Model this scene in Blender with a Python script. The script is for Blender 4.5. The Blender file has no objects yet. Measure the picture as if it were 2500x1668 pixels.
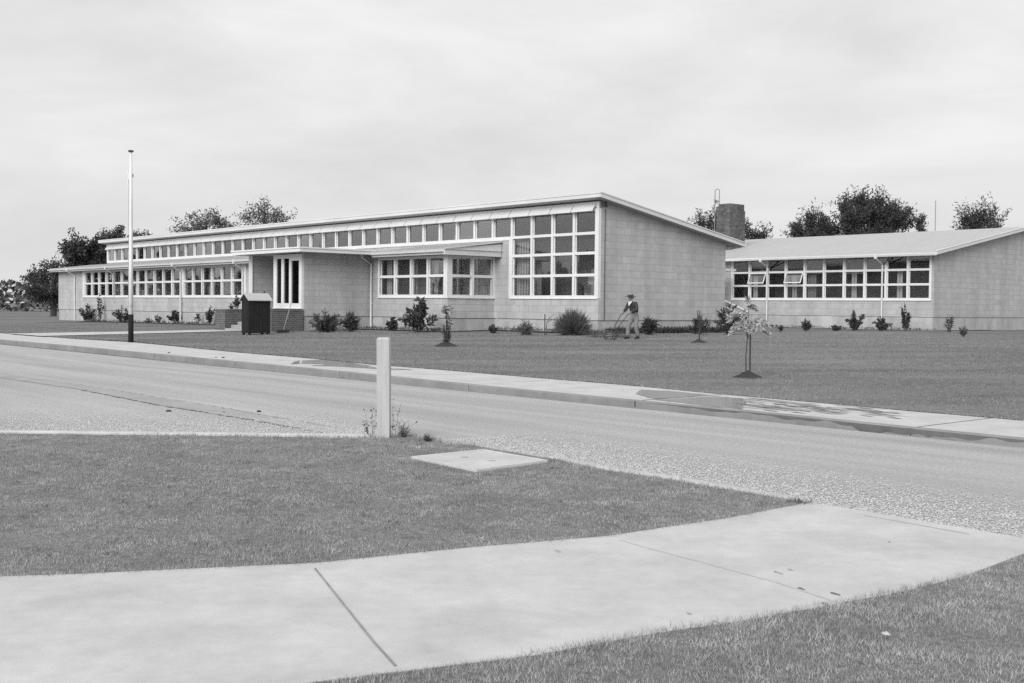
import bpy, bmesh, math, random
import numpy as np
from mathutils import Vector, Matrix
R = math.radians
C = bpy.context.scene.collection
rng = np.random.default_rng(7)
random.seed(7)

# ------------------------------------------------------------------ camera, sky, sun, exposure
EYE = 1.55                         # camera height above the road
FOC, PITCH, ROLL = 2764 / 2500, 0.02939, 0.00999
cd = bpy.data.cameras.new('camera'); cam = bpy.data.objects.new('camera', cd); C.objects.link(cam)
cd.sensor_width = 36; cd.lens = 36 * FOC; cd.shift_y = -4.1 / 2500
cd.clip_start = 0.05; cd.clip_end = 6000
cam.matrix_world = (Matrix.Translation((0, 0, EYE)) @ Matrix.Rotation(math.pi / 2 - PITCH, 4, 'X')
                    @ Matrix.Rotation(ROLL, 4, 'Z'))
bpy.context.scene.camera = cam

SUN_DIR = Vector((-0.45, -1.0, 0.62)).normalized()       # towards the (veiled) sun
world = bpy.data.worlds.new('World'); bpy.context.scene.world = world; world.use_nodes = True
wt = world.node_tree; wt.nodes.clear()
def wn(t, **k):
    n = wt.nodes.new(t)
    for a, b in k.items(): setattr(n, a, b)
    return n
wo = wn('ShaderNodeOutputWorld'); wb = wn('ShaderNodeBackground'); wb.inputs['Strength'].default_value = 0.092
sky = wn('ShaderNodeTexSky', sky_type='NISHITA', sun_disc=False)
sky.sun_elevation = math.asin(SUN_DIR.z); sky.sun_rotation = math.atan2(SUN_DIR.x, SUN_DIR.y)
sky.dust_density = 4.0; sky.air_density = 1.5
bw = wn('ShaderNodeRGBToBW'); wt.links.new(sky.outputs[0], bw.inputs[0])
tc = wn('ShaderNodeTexCoord'); mp = wn('ShaderNodeMapping')
mp.inputs['Scale'].default_value = (1.0, 1.0, 3.2); mp.inputs['Rotation'].default_value = (R(8), R(-10), R(20))
wt.links.new(tc.outputs['Generated'], mp.inputs[0])
n1 = wn('ShaderNodeTexNoise'); n1.inputs['Scale'].default_value = 2.7; n1.inputs['Detail'].default_value = 7
n1.inputs['Roughness'].default_value = 0.6; n1.inputs['Distortion'].default_value = 0.25
wt.links.new(mp.outputs[0], n1.inputs['Vector'])
cr = wn('ShaderNodeValToRGB')
cr.color_ramp.elements[0].position = 0.30; cr.color_ramp.elements[0].color = (6.0,) * 3 + (1,)
cr.color_ramp.elements[1].position = 0.66; cr.color_ramp.elements[1].color = (7.9,) * 3 + (1,)
wt.links.new(n1.outputs[0], cr.inputs[0])
mx = wn('ShaderNodeMix', data_type='RGBA'); mx.inputs[0].default_value = 0.88
wt.links.new(bw.outputs[0], mx.inputs[6]); wt.links.new(cr.outputs[0], mx.inputs[7])
wt.links.new(mx.outputs[2], wb.inputs['Color']); wt.links.new(wb.outputs[0], wo.inputs[0])

sl = bpy.data.lights.new('sun', 'SUN'); sl.energy = 1.9; sl.angle = R(40); sl.color = (1, 1, 1)
so = bpy.data.objects.new('sun', sl); C.objects.link(so)
so.rotation_euler = SUN_DIR.to_track_quat('Z', 'Y').to_euler(); so.location = (-20, -10, 40)
sc = bpy.context.scene
sc.view_settings.view_transform = 'Standard'; sc.view_settings.look = 'None'
sc.view_settings.exposure = 0.38; sc.view_settings.gamma = 1.0; sc.view_settings.use_curve_mapping = False
sc.render.engine = 'CYCLES'; sc.cycles.use_denoising = False
sc.cycles.max_bounces = 8; sc.cycles.transparent_max_bounces = 16
sc.cycles.caustics_reflective = False; sc.cycles.caustics_refractive = False

# ------------------------------------------------------------------ helpers
YAW = 0.71992
OX, OY = 3.61, 47.655                                     # nearest corner of the school
U = np.array([-math.sin(YAW), math.cos(YAW)]); V = np.array([math.cos(YAW), math.sin(YAW)])
ROTZ = math.atan2(-U[1], -U[0])                           # local x runs to the right along the front, local y to the back
def W(s, t, z=0.0):
    p = np.array([OX, OY]) + U * s + V * t
    return (float(p[0]), float(p[1]), z)
def ST(x, y):
    d = np.array([x - OX, y - OY]); return float(d @ U), float(d @ V)
def lawn_z(x, y):
    dx, dy = np.asarray(x) - OX, np.asarray(y) - OY
    s = dx * U[0] + dy * U[1]; t = dx * V[0] + dy * V[1]
    return 0.105 + 0.018 * np.clip(t + 18.7, 0, 19) - 0.0055 * np.clip(s - 8, 0, 40) * np.clip((t + 18.7) / 8, 0, 1)
def at(px, py, z=0.0):
    """where on the level z the sight line through a photograph point meets the ground"""
    X2, Y2 = (px - 1250) / 2764, (py - 829.9) / 2764
    c, s = math.cos(ROLL), math.sin(ROLL)
    X, Y = c * X2 + s * Y2, -s * X2 + c * Y2
    c, s = math.cos(PITCH), math.sin(PITCH); up = -Y
    d = (X, c + up * s, -s + up * c); k = (z - EYE) / d[2]
    return d[0] * k, d[1] * k
def on_lawn(px, py):
    z = 0.3
    for _ in range(12):
        x, y = at(px, py, z); z = 0.5 * z + 0.5 * float(lawn_z(x, y))
    return x, y, float(lawn_z(x, y))

class MB:
    def __init__(self): self.v = []; self.f = []; self.m = []; self.mi = 0
    def add(self, vs, fs):
        o = len(self.v); self.v += [tuple(p) for p in vs]
        self.f += [tuple(i + o for i in f) for f in fs]; self.m += [self.mi] * len(fs); return self
    def hexa(self, p):
        return self.add(p, [(0, 3, 2, 1), (4, 5, 6, 7), (0, 1, 5, 4), (1, 2, 6, 5), (2, 3, 7, 6), (3, 0, 4, 7)])
    def box(self, x0, x1, y0, y1, z0, z1):
        return self.hexa([(x0, y0, z0), (x1, y0, z0), (x1, y1, z0), (x0, y1, z0), (x0, y0, z1), (x1, y0, z1), (x1, y1, z1), (x0, y1, z1)])
    def st(self, s0, s1, t0, t1, z0, z1): return self.box(-s1, -s0, t0, t1, z0, z1)
    def prism_s(self, poly, s0, s1):                      # polygon in (t, z), extruded along the front
        n = len(poly)
        return self.add([(-s0, a, b) for a, b in poly] + [(-s1, a, b) for a, b in poly],
                        [tuple(range(n)), tuple(range(2 * n - 1, n - 1, -1))] + [(i, i + n, (i + 1) % n + n, (i + 1) % n) for i in range(n)])
    def prism_z(self, poly, z0, z1):
        n = len(poly)
        return self.add([(a, b, z0) for a, b in poly] + [(a, b, z1) for a, b in poly],
                        [tuple(range(n - 1, -1, -1)), tuple(range(n, 2 * n))] + [(i, (i + 1) % n, (i + 1) % n + n, i + n) for i in range(n)])
    def tube(self, pts, rad, n=8, cap=True):
        pts = [Vector(p) for p in pts]
        if not hasattr(rad, '__len__'): rad = [rad] * len(pts)
        vs = []; fs = []; prev = None
        for i, p in enumerate(pts):
            d = (pts[min(i + 1, len(pts) - 1)] - pts[max(i - 1, 0)]).normalized()
            a = d.orthogonal().normalized() if prev is None else (prev - d * prev.dot(d)).normalized()
            prev = a; b = d.cross(a)
            for k in range(n):
                w = 2 * math.pi * k / n; vs.append(p + (a * math.cos(w) + b * math.sin(w)) * rad[i])
        for i in range(len(pts) - 1):
            for k in range(n):
                fs.append((i * n + k, i * n + (k + 1) % n, (i + 1) * n + (k + 1) % n, (i + 1) * n + k))
        if cap: fs += [tuple(range(n - 1, -1, -1)), tuple(range((len(pts) - 1) * n, len(pts) * n))]
        return self.add(vs, fs)
    def lathe(self, prof, n=16, c=(0, 0, 0), sx=1.0, sy=1.0):
        vs = []; fs = []
        for r, z in prof:
            for k in range(n):
                w = 2 * math.pi * k / n; vs.append((c[0] + sx * r * math.cos(w), c[1] + sy * r * math.sin(w), c[2] + z))
        for i in range(len(prof) - 1):
            for k in range(n): fs.append((i * n + k, i * n + (k + 1) % n, (i + 1) * n + (k + 1) % n, (i + 1) * n + k))
        fs += [tuple(range(n - 1, -1, -1)), tuple(range((len(prof) - 1) * n, len(prof) * n))]
        return self.add(vs, fs)
    def build(self, name, mats, parent=None, smooth=False, bevel=0, recalc=True):
        if not isinstance(mats, (list, tuple)): mats = [mats]
        me = bpy.data.meshes.new(name); bm = bmesh.new()
        bv = [bm.verts.new(p) for p in self.v]
        for f, m in zip(self.f, self.m):
            try: g = bm.faces.new([bv[i] for i in f]); g.material_index = m; g.smooth = smooth
            except ValueError: pass
        if recalc: bmesh.ops.recalc_face_normals(bm, faces=bm.faces)
        uv = bm.loops.layers.uv.new('uv')
        for f in bm.faces:
            n = f.normal; ax, ay, az = abs(n.x), abs(n.y), abs(n.z)
            for l in f.loops:
                c = l.vert.co
                l[uv].uv = (c.x, c.y) if az > max(ax, ay) else ((c.y, c.z) if ax > ay else (c.x, c.z))
        bm.to_mesh(me); bm.free()
        for m in mats: me.materials.append(m)
        o = bpy.data.objects.new(name, me); C.objects.link(o)
        if parent: o.parent = parent
        if bevel:
            b = o.modifiers.new('bevel', 'BEVEL'); b.width = bevel; b.segments = 2; b.limit_method = 'ANGLE'
        return o
def fast_mesh(name, verts, size, mat, parent=None, nrm=None):
    """many loose polygons of `size` corners from an (n*size, 3) array"""
    verts = np.asarray(verts, np.float32).reshape(-1, 3); n = len(verts) // size
    me = bpy.data.meshes.new(name); me.vertices.add(len(verts)); me.vertices.foreach_set('co', verts.ravel())
    me.loops.add(n * size); me.loops.foreach_set('vertex_index', np.arange(n * size, dtype=np.int32))
    me.polygons.add(n); me.polygons.foreach_set('loop_start', np.arange(0, n * size, size, dtype=np.int32))
    me.update(calc_edges=True); me.materials.append(mat)
    o = bpy.data.objects.new(name, me); C.objects.link(o)
    if parent: o.parent = parent
    return o
def thing(name, label, cat, loc=(0, 0, 0), rz=0, group=None):
    o = bpy.data.objects.new(name, None); o.empty_display_size = 0.2; C.objects.link(o)
    o.location = loc; o.rotation_euler = (0, 0, rz); return tag(o, label, cat, group)
def tag(o, label, cat, group=None):
    o['label'] = label; o['category'] = cat
    if group: o['group'] = group
    return o
def kind(o, k): o['kind'] = k; return o

# ------------------------------------------------------------------ materials (a black-and-white photograph: greys only)
def g4(v): return (v, v, v, 1)
def mat(name, col, rough=0.85, var=0.12, scale=6.0, bump=0.0, bscale=60.0, spec=0.3, var2=0.0, scale2=0.7, stretch=None, rot=0.0):
    m = bpy.data.materials.new(name); m.use_nodes = True; nt = m.node_tree; b = nt.nodes['Principled BSDF']
    b.inputs['Roughness'].default_value = rough; b.inputs['Specular IOR Level'].default_value = spec
    t = nt.nodes.new('ShaderNodeTexCoord'); vec = t.outputs['Object']
    if stretch:
        mpn = nt.nodes.new('ShaderNodeMapping'); mpn.vector_type = 'TEXTURE'; mpn.inputs['Scale'].default_value = [1 / q for q in stretch]; mpn.inputs['Rotation'].default_value = (0, 0, rot)
        nt.links.new(vec, mpn.inputs[0]); vec2 = mpn.outputs[0]
    else: vec2 = vec
    n = nt.nodes.new('ShaderNodeTexNoise'); n.inputs['Scale'].default_value = scale; n.inputs['Detail'].default_value = 6; n.inputs['Roughness'].default_value = 0.65
    nt.links.new(vec, n.inputs['Vector'])
    r = nt.nodes.new('ShaderNodeMapRange'); r.inputs[1].default_value = 0.25; r.inputs[2].default_value = 0.75
    r.inputs[3].default_value = 1 - var; r.inputs[4].default_value = 1 + var; nt.links.new(n.outputs[0], r.inputs[0])
    out = r.outputs[0]
    if var2:
        n2 = nt.nodes.new('ShaderNodeTexNoise'); n2.inputs['Scale'].default_value = scale2; n2.inputs['Detail'].default_value = 4
        nt.links.new(vec2, n2.inputs['Vector'])
        r2 = nt.nodes.new('ShaderNodeMapRange'); r2.inputs[1].default_value = 0.3; r2.inputs[2].default_value = 0.7
        r2.inputs[3].default_value = 1 - var2; r2.inputs[4].default_value = 1 + var2; nt.links.new(n2.outputs[0], r2.inputs[0])
        mm = nt.nodes.new('ShaderNodeMath'); mm.operation = 'MULTIPLY'; nt.links.new(out, mm.inputs[0]); nt.links.new(r2.outputs[0], mm.inputs[1]); out = mm.outputs[0]
    mu = nt.nodes.new('ShaderNodeMath'); mu.operation = 'MULTIPLY'; mu.inputs[1].default_value = col; nt.links.new(out, mu.inputs[0])
    cb = nt.nodes.new('ShaderNodeCombineColor')
    for i in range(3): nt.links.new(mu.outputs[0], cb.inputs[i])
    nt.links.new(cb.outputs[0], b.inputs['Base Color'])
    if bump:
        nb = nt.nodes.new('ShaderNodeTexNoise'); nb.inputs['Scale'].default_value = bscale; nb.inputs['Detail'].default_value = 4
        nt.links.new(vec, nb.inputs['Vector']); bp = nt.nodes.new('ShaderNodeBump'); bp.inputs['Strength'].default_value = bump; bp.inputs['Distance'].default_value = 0.02
        nt.links.new(nb.outputs[0], bp.inputs['Height']); nt.links.new(bp.outputs[0], b.inputs['Normal'])
    return m
def brickmat(name, c1, c2, mortar, w, h, gap, rough=0.9, var=0.1, bias=0.0, off=0.5, bump=0.3, stain=0.0, zoff=0.0):
    m = bpy.data.materials.new(name); m.use_nodes = True; nt = m.node_tree; b = nt.nodes['Principled BSDF']
    b.inputs['Roughness'].default_value = rough; b.inputs['Specular IOR Level'].default_value = 0.2
    u = nt.nodes.new('ShaderNodeUVMap'); u.uv_map = 'uv'
    mpn = nt.nodes.new('ShaderNodeMapping'); mpn.inputs['Location'].default_value = (0.13, zoff, 0); nt.links.new(u.outputs[0], mpn.inputs[0])
    k = nt.nodes.new('ShaderNodeTexBrick'); k.offset = off; nt.links.new(mpn.outputs[0], k.inputs['Vector'])
    k.inputs['Color1'].default_value = g4(c1); k.inputs['Color2'].default_value = g4(c2); k.inputs['Mortar'].default_value = g4(mortar)
    k.inputs['Scale'].default_value = 1; k.inputs['Mortar Size'].default_value = gap; k.inputs['Mortar Smooth'].default_value = 0.2
    k.inputs['Bias'].default_value = bias; k.inputs['Brick Width'].default_value = w; k.inputs['Row Height'].default_value = h
    t = nt.nodes.new('ShaderNodeTexCoord'); n = nt.nodes.new('ShaderNodeTexNoise'); n.inputs['Scale'].default_value = 3.0; n.inputs['Detail'].default_value = 8; n.inputs['Roughness'].default_value = 0.7
    nt.links.new(t.outputs['Object'], n.inputs['Vector'])
    r = nt.nodes.new('ShaderNodeMapRange'); r.inputs[1].default_value = 0.25; r.inputs[2].default_value = 0.75; r.inputs[3].default_value = 1 - var; r.inputs[4].default_value = 1 + var
    nt.links.new(n.outputs[0], r.inputs[0]); val = r.outputs[0]
    if stain:
        ms = nt.nodes.new('ShaderNodeMapping'); ms.inputs['Scale'].default_value = (1.6, 1.6, 0.18); nt.links.new(t.outputs['Object'], ms.inputs[0])
        ns = nt.nodes.new('ShaderNodeTexNoise'); ns.inputs['Scale'].default_value = 1.0; ns.inputs['Detail'].default_value = 5; nt.links.new(ms.outputs[0], ns.inputs['Vector'])
        rs = nt.nodes.new('ShaderNodeMapRange'); rs.inputs[1].default_value = 0.35; rs.inputs[2].default_value = 0.7; rs.inputs[3].default_value = 1.0; rs.inputs[4].default_value = 1 - stain
        nt.links.new(ns.outputs[0], rs.inputs[0]); mq = nt.nodes.new('ShaderNodeMath'); mq.operation = 'MULTIPLY'
        nt.links.new(val, mq.inputs[0]); nt.links.new(rs.outputs[0], mq.inputs[1]); val = mq.outputs[0]
    bwn = nt.nodes.new('ShaderNodeRGBToBW'); nt.links.new(k.outputs[0], bwn.inputs[0])
    mu = nt.nodes.new('ShaderNodeMath'); mu.operation = 'MULTIPLY'; nt.links.new(bwn.outputs[0], mu.inputs[0]); nt.links.new(val, mu.inputs[1])
    cb = nt.nodes.new('ShaderNodeCombineColor')
    for i in range(3): nt.links.new(mu.outputs[0], cb.inputs[i])
    nt.links.new(cb.outputs[0], b.inputs['Base Color'])
    bp = nt.nodes.new('ShaderNodeBump'); bp.inputs['Strength'].default_value = bump; bp.inputs['Distance'].default_value = 0.01
    iv = nt.nodes.new('ShaderNodeMath'); iv.operation = 'SUBTRACT'; iv.inputs[0].default_value = 1; nt.links.new(k.outputs['Fac'], iv.inputs[1])
    nt.links.new(iv.outputs[0], bp.inputs['Height']); nt.links.new(bp.outputs[0], b.inputs['Normal'])
    return m
def glassmat(name, tint=0.55, ior=1.75, rough=0.02, veil=0.0):
    m = bpy.data.materials.new(name); m.use_nodes = True; nt = m.node_tree; nt.nodes.clear()
    o = nt.nodes.new('ShaderNodeOutputMaterial'); mxs = nt.nodes.new('ShaderNodeMixShader')
    tr = nt.nodes.new('ShaderNodeBsdfTransparent'); tr.inputs[0].default_value = g4(tint)
    gl = nt.nodes.new('ShaderNodeBsdfGlossy'); gl.inputs['Roughness'].default_value = rough; gl.inputs[0].default_value = g4(0.95)
    # Schlick reflectance, the same from both sides of the thin pane
    f0 = ((ior - 1) / (ior + 1)) ** 2
    ge = nt.nodes.new('ShaderNodeNewGeometry'); dt = nt.nodes.new('ShaderNodeVectorMath'); dt.operation = 'DOT_PRODUCT'
    nt.links.new(ge.outputs['Normal'], dt.inputs[0]); nt.links.new(ge.outputs['Incoming'], dt.inputs[1])
    def mth(op, a, b=None):
        q = nt.nodes.new('ShaderNodeMath'); q.operation = op
        for i, v in enumerate((a, b)):
            if v is None: continue
            if isinstance(v, (int, float)): q.inputs[i].default_value = v
            else: nt.links.new(v, q.inputs[i])
        return q.outputs[0]
    fr = mth('MULTIPLY_ADD', mth('POWER', mth('SUBTRACT', 1.0, mth('ABSOLUTE', dt.outputs['Value'])), 5.0), 1 - f0); fr.node.inputs[2].default_value = f0
    t = nt.nodes.new('ShaderNodeTexCoord'); n = nt.nodes.new('ShaderNodeTexNoise'); n.inputs['Scale'].default_value = 0.9; n.inputs['Detail'].default_value = 1
    nt.links.new(t.outputs['Object'], n.inputs['Vector']); bp = nt.nodes.new('ShaderNodeBump'); bp.inputs['Strength'].default_value = 0.06; bp.inputs['Distance'].default_value = 0.05
    nt.links.new(n.outputs[0], bp.inputs['Height']); nt.links.new(bp.outputs[0], gl.inputs['Normal'])
    oi = nt.nodes.new('ShaderNodeObjectInfo'); fr = mth('MULTIPLY', fr, mth('MULTIPLY_ADD', oi.outputs['Random'], 0.7)); fr.node.inputs[1].links[0].from_node.inputs[2].default_value = 0.6
    rv = nt.nodes.new('ShaderNodeVectorMath'); rv.operation = 'SCALE'; cx3 = nt.nodes.new('ShaderNodeCombineXYZ')
    nt.links.new(mth('SUBTRACT', oi.outputs['Random'], 0.5), cx3.inputs[0]); nt.links.new(mth('SUBTRACT', mth('FRACT', mth('MULTIPLY', oi.outputs['Random'], 17.3)), 0.5), cx3.inputs[2])
    nt.links.new(cx3.outputs[0], rv.inputs[0]); rv.inputs['Scale'].default_value = 0.035; av = nt.nodes.new('ShaderNodeVectorMath'); av.operation = 'ADD'
    nt.links.new(bp.outputs[0], av.inputs[0]); nt.links.new(rv.outputs[0], av.inputs[1]); nm = nt.nodes.new('ShaderNodeVectorMath'); nm.operation = 'NORMALIZE'; nt.links.new(av.outputs[0], nm.inputs[0]); nt.links.new(nm.outputs[0], gl.inputs['Normal'])
    nt.links.new(fr, mxs.inputs[0]); nt.links.new(tr.outputs[0], mxs.inputs[1]); nt.links.new(gl.outputs[0], mxs.inputs[2])
    nt.links.new(mxs.outputs[0], o.inputs[0]); return m

M = dict(
    block=brickmat('block_wall', 0.455, 0.515, 0.395, 0.61, 0.305, 0.014, var=0.11, bias=0.0, bump=0.35, stain=0.16, zoff=0.22),
    plinth=mat('plinth_render', 0.43, var=0.16, scale=2.5, var2=0.14, scale2=1.2, stretch=(1.5, 1.5, 0.4)),
    groove=mat('groove', 0.10), white=mat('white_paint', 0.74, rough=0.55, var=0.05, scale=3, var2=0.05, scale2=0.6),
    trim=mat('trim_paint', 0.67, rough=0.5, var=0.05, scale=2, var2=0.06, scale2=0.4), roofing=mat('roof_sheet', 0.47, rough=0.6, var=0.04, scale=1.0, var2=0.03, scale2=0.5, stretch=(3, 0.3, 1)),
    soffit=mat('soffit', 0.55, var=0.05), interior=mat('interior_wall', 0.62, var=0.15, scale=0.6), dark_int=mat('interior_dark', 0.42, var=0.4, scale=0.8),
    curtain=mat('curtain', 0.45, var=0.2, scale=9), glass=glassmat('window_glass', 0.92, 2.0), clearglass=glassmat('clerestory_glass', 0.85, 2.55), darkglass=glassmat('door_glass', 0.5, 1.5),
    brick=brickmat('brown_brick', 0.085, 0.13, 0.20, 0.23, 0.09, 0.012, var=0.2, bias=-0.1, bump=0.5), chimney=brickmat('chimney_brick', 0.075, 0.17, 0.16, 0.23, 0.086, 0.010, var=0.2, stain=0.35),
    step=mat('step_concrete', 0.36, var=0.12, scale=5), concrete=mat('path_concrete', 0.54, rough=0.9, var=0.08, scale=9, var2=0.11, scale2=1.6, bump=0.2, bscale=160),
    kerb=mat('kerb_concrete', 0.27, var=0.14, scale=5, var2=0.15, scale2=1.0, bump=0.1, bscale=120), wet=mat('damp_concrete', 0.14, rough=0.5, var=0.2, scale=6),
    hatch=mat('hatch_paint', 0.54), joint=mat('worn_joint', 0.38, var=0.2), damp_edge=mat('damp_edge', 0.27, var=0.4, scale=6),
    road=mat('chip_seal_road', 0.43, rough=0.95, var=0.30, scale=26, var2=0.16, scale2=1.0, bump=0.8, bscale=60, stretch=(1.6, 0.10, 1), rot=YAW),
    stone=mat('loose_stone', 0.48, var=0.55, scale=40), channel=mat('channel_concrete', 0.36, rough=0.9, var=0.1, scale=12, var2=0.1, scale2=1.5),
    turf=mat('turf_base', 0.19, rough=1.0, var=0.45, scale=22, var2=0.16, scale2=0.5, bump=0.6, bscale=55, spec=0.05), blade=mat('grass_blade', 0.36, rough=0.8, var=0.5, scale=14, var2=0.24, scale2=2.2, spec=0.1),
    farturf=mat('far_turf', 0.19, rough=1.0, var=0.30, scale=6, var2=0.28, scale2=0.32, bump=0.8, bscale=18, spec=0.05, stretch=(0.5, 1.5, 1), rot=-R(8)), farblade=mat('far_grass_blade', 0.24, rough=0.9, var=0.4, scale=5, var2=0.2, scale2=0.5, spec=0.1, stretch=(0.3, 1.6, 1), rot=R(6)),
    soil=mat('dark_soil', 0.045, var=0.35, scale=7, bump=0.8, bscale=14), leaf_dark=mat('dark_leaf', 0.06, rough=0.7, var=0.35, scale=1.2, spec=0.2), leaf_mid=mat('mid_leaf', 0.075, rough=0.7, var=0.35, scale=4, spec=0.25),
    leaf_pale=mat('pale_leaf', 0.40, rough=0.7, var=0.25, scale=9, spec=0.25), leaf_grey=mat('grassy_leaf', 0.12, rough=0.8, var=0.3, scale=6, spec=0.15), leaf_tree=mat('tree_leaf', 0.13, rough=0.7, var=0.4, scale=0.8, spec=0.2),
    dry_blade=mat('dry_blade', 0.42, var=.3), leaf_litter=mat('leaf_litter', 0.5), bark=mat('bark', 0.07, var=0.3, scale=20), stake=mat('stake_wood', 0.06, var=0.2, scale=15), post=mat('white_post_paint', 0.47, rough=0.7, var=0.05, scale=8, var2=0.10, scale2=1.5, stretch=(22, 22, 1.2)),
    black=mat('black_paint', 0.022, rough=0.9, spec=0.1), darkwood=mat('dark_stained_board', 0.028, rough=0.9, spec=0.1, var=0.25, scale=4, stretch=(12, 12, 0.5), var2=0.2), metal=mat('grey_metal', 0.25, rough=0.45), darkmetal=mat('dark_metal', 0.05, rough=0.5),
    skin=mat('skin', 0.24), sweater=mat('dark_pullover', 0.05, var=0.15, scale=60), trousers=mat('pale_trousers', 0.22, var=0.12, scale=12), shirt=mat('white_shirt', 0.6), felt=mat('felt_hat', 0.28, var=0.1), shoe=mat('shoe_leather', 0.03, rough=0.5),
    broomwood=mat('broom_handle', 0.3), bristle=mat('bristle', 0.06), hair=mat('grey_hair', 0.3), water=None)
wm = bpy.data.materials.new('puddle_water'); wm.use_nodes = True; wbn = wm.node_tree.nodes['Principled BSDF']
wbn.inputs['Base Color'].default_value = g4(0.30); wbn.inputs['Roughness'].default_value = 0.12; wbn.inputs['Specular IOR Level'].default_value = 0.35; M['water'] = wm

# ------------------------------------------------------------------ the ground, road, kerb, footpath, paths and lawns
def poly_in(poly, x, y):
    inside = np.zeros(len(x), bool); n = len(poly)
    for i in range(n):
        x1, y1 = poly[i]; x2, y2 = poly[(i + 1) % n]
        c = ((y1 > y) != (y2 > y)) & (x < (x2 - x1) * (y - y1) / (y2 - y1 + 1e-12) + x1); inside ^= c
    return inside
def scatter(poly, dens):
    p = np.array(poly); lo, hi = p.min(0), p.max(0); n = int((hi - lo).prod() * dens)
    x = rng.uniform(lo[0], hi[0], n); y = rng.uniform(lo[1], hi[1], n); k = poly_in(poly, x, y); return x[k], y[k]
def blades(name, x, y, z, h, w, mat_, lean=0.5):
    n = len(x); a = rng.uniform(0, 2 * np.pi, n); hh = np.asarray(h) * rng.uniform(0.45, 1.25, n); ww = w * rng.uniform(0.6, 1.3, n)
    la = rng.uniform(0, 2 * np.pi, n); ll = hh * lean * rng.uniform(0.2, 1.3, n)
    p = np.zeros((n, 3, 3)); z = np.broadcast_to(z, (n,))
    p[:, 0] = np.c_[x - np.cos(a) * ww, y - np.sin(a) * ww, z - 0.01]; p[:, 1] = np.c_[x + np.cos(a) * ww, y + np.sin(a) * ww, z - 0.01]
    p[:, 2] = np.c_[x + np.cos(la) * ll, y + np.sin(la) * ll, z + hh]
    return fast_mesh(name, p, 3, mat_)
def clump0(x, y): return .66 + .34 * np.clip(np.sin(x * 5.1 + 1.3 * np.sin(y * 3.7)) * np.sin(y * 6.3 + 1.1 * np.sin(x * 4.1)) + .5 * np.sin(x * 17 + y * 11) * np.sin(y * 19 - x * 7), -.5, 1.4)
def flat(name, poly, z, m, thick=0.0):
    mb = MB()
    if thick: mb.prism_z(poly, z - thick, z)
    else: mb.add([(a, b, z) for a, b in poly], [tuple(range(len(poly)))])
    o = mb.build(name, m, recalc=bool(thick)); return kind(o, 'structure')

g = MB().add([(-900, -300, -0.06), (900, -300, -0.06), (900, 1500, -0.06), (-900, 1500, -0.06)], [(0, 1, 2, 3)]).build('ground', M['farturf'], recalc=False); kind(g, 'structure')
# road: one sheet of chip seal from the far kerb to the near corner
KT = -20.9                                                # line of the far kerb in the school's frame
def P2(s, t): return W(s, t)[:2]
flat('road', [P2(90, KT), P2(-75, KT - 0.5), P2(-75, KT - 60), P2(90, KT - 60)][::-1], 0.0, M['road'])
# far kerb face line (front edge) and footpath back edge, both as measured along the school
kerb_front = [P2(75, -20.5), P2(40, -20.5), P2(4, -20.42), P2(-11, -20.68), P2(-19, -21.02), P2(-24, -21.06), P2(-27, -21.25), P2(-45, -21.6)]
kerb_back = [P2(75, -20.35), P2(40, -20.35), P2(4, -20.27), P2(-11, -20.53), P2(-19, -20.87), P2(-24, -20.91), P2(-27, -21.10), P2(-45, -21.45)]
walk_back = [P2(75, -17.4), P2(40, -17.4)] + [at(*p, 0.1) for p in ((184.7, 827.8), (325, 835.6), (571.5, 860), (767, 876), (922, 891.6), (1045, 900.5), (1299.8, 921.8), (1566.6, 943.4), (1700, 956.9), (1820.4, 967.7), (1996, 983), (2202.6, 1002), (2368.6, 1015.9))] + [P2(-45, -19.6)]
mb = MB(); mb.prism_z(kerb_front + kerb_back[::-1], -0.1, 0.102); kerb = mb.build('kerb', M['kerb'], bevel=0.012); kind(kerb, 'structure')
flat('footpath', kerb_back + walk_back[::-1], 0.098, M['concrete'], 0.15)
mb = MB()                                                 # joints across the footpath and dark gaps down the kerb face
for s_, wd in ((2.5, .012), (-2.5, .012), (-7.5, .012), (-12.5, .012), (-17.2, .012), (-21.45, .03), (-26.2, .02)):
    tf = np.interp(-s_, [-4, 11, 19, 24, 27], [-20.42, -20.68, -21.02, -21.06, -21.25])
    a, b = W(s_, tf + 0.16), W(s_, -18.0 if s_ > 0 else -18.9); d = Vector((U[0], U[1], 0)) * wd * .5; a, b = Vector(a), Vector(b)
    mb.add([(a + d)[:2] + (0.1015,), (a - d)[:2] + (0.1015,), (b - d)[:2] + (0.1015,), (b + d)[:2] + (0.1015,)], [(0, 1, 2, 3)])
    a = Vector(W(s_, tf - 0.003)); mb.add([(a + d)[:2] + (0.0,), (a - d)[:2] + (0.0,), (a - d)[:2] + (0.095,), (a + d)[:2] + (0.095,)], [(0, 1, 2, 3)])
kind(mb.build('footpath_joints', M['groove'], recalc=False), 'structure')
mb = MB(); ep = []
for k in range(9):
    t_ = -17.9 + k * (9.75 / 8); q = k / 8
    for s_ in (18.9 - 0.2 * q, 14.6 + 0.9 * q):
        x, y, _ = W(s_, t_); ep.append((x, y, float(lawn_z(x, y)) + 0.022))
mb.add(ep, [(2 * k, 2 * k + 1, 2 * k + 3, 2 * k + 2) for k in range(8)]); kind(mb.build('entrance_path', M['concrete']), 'structure')

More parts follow.
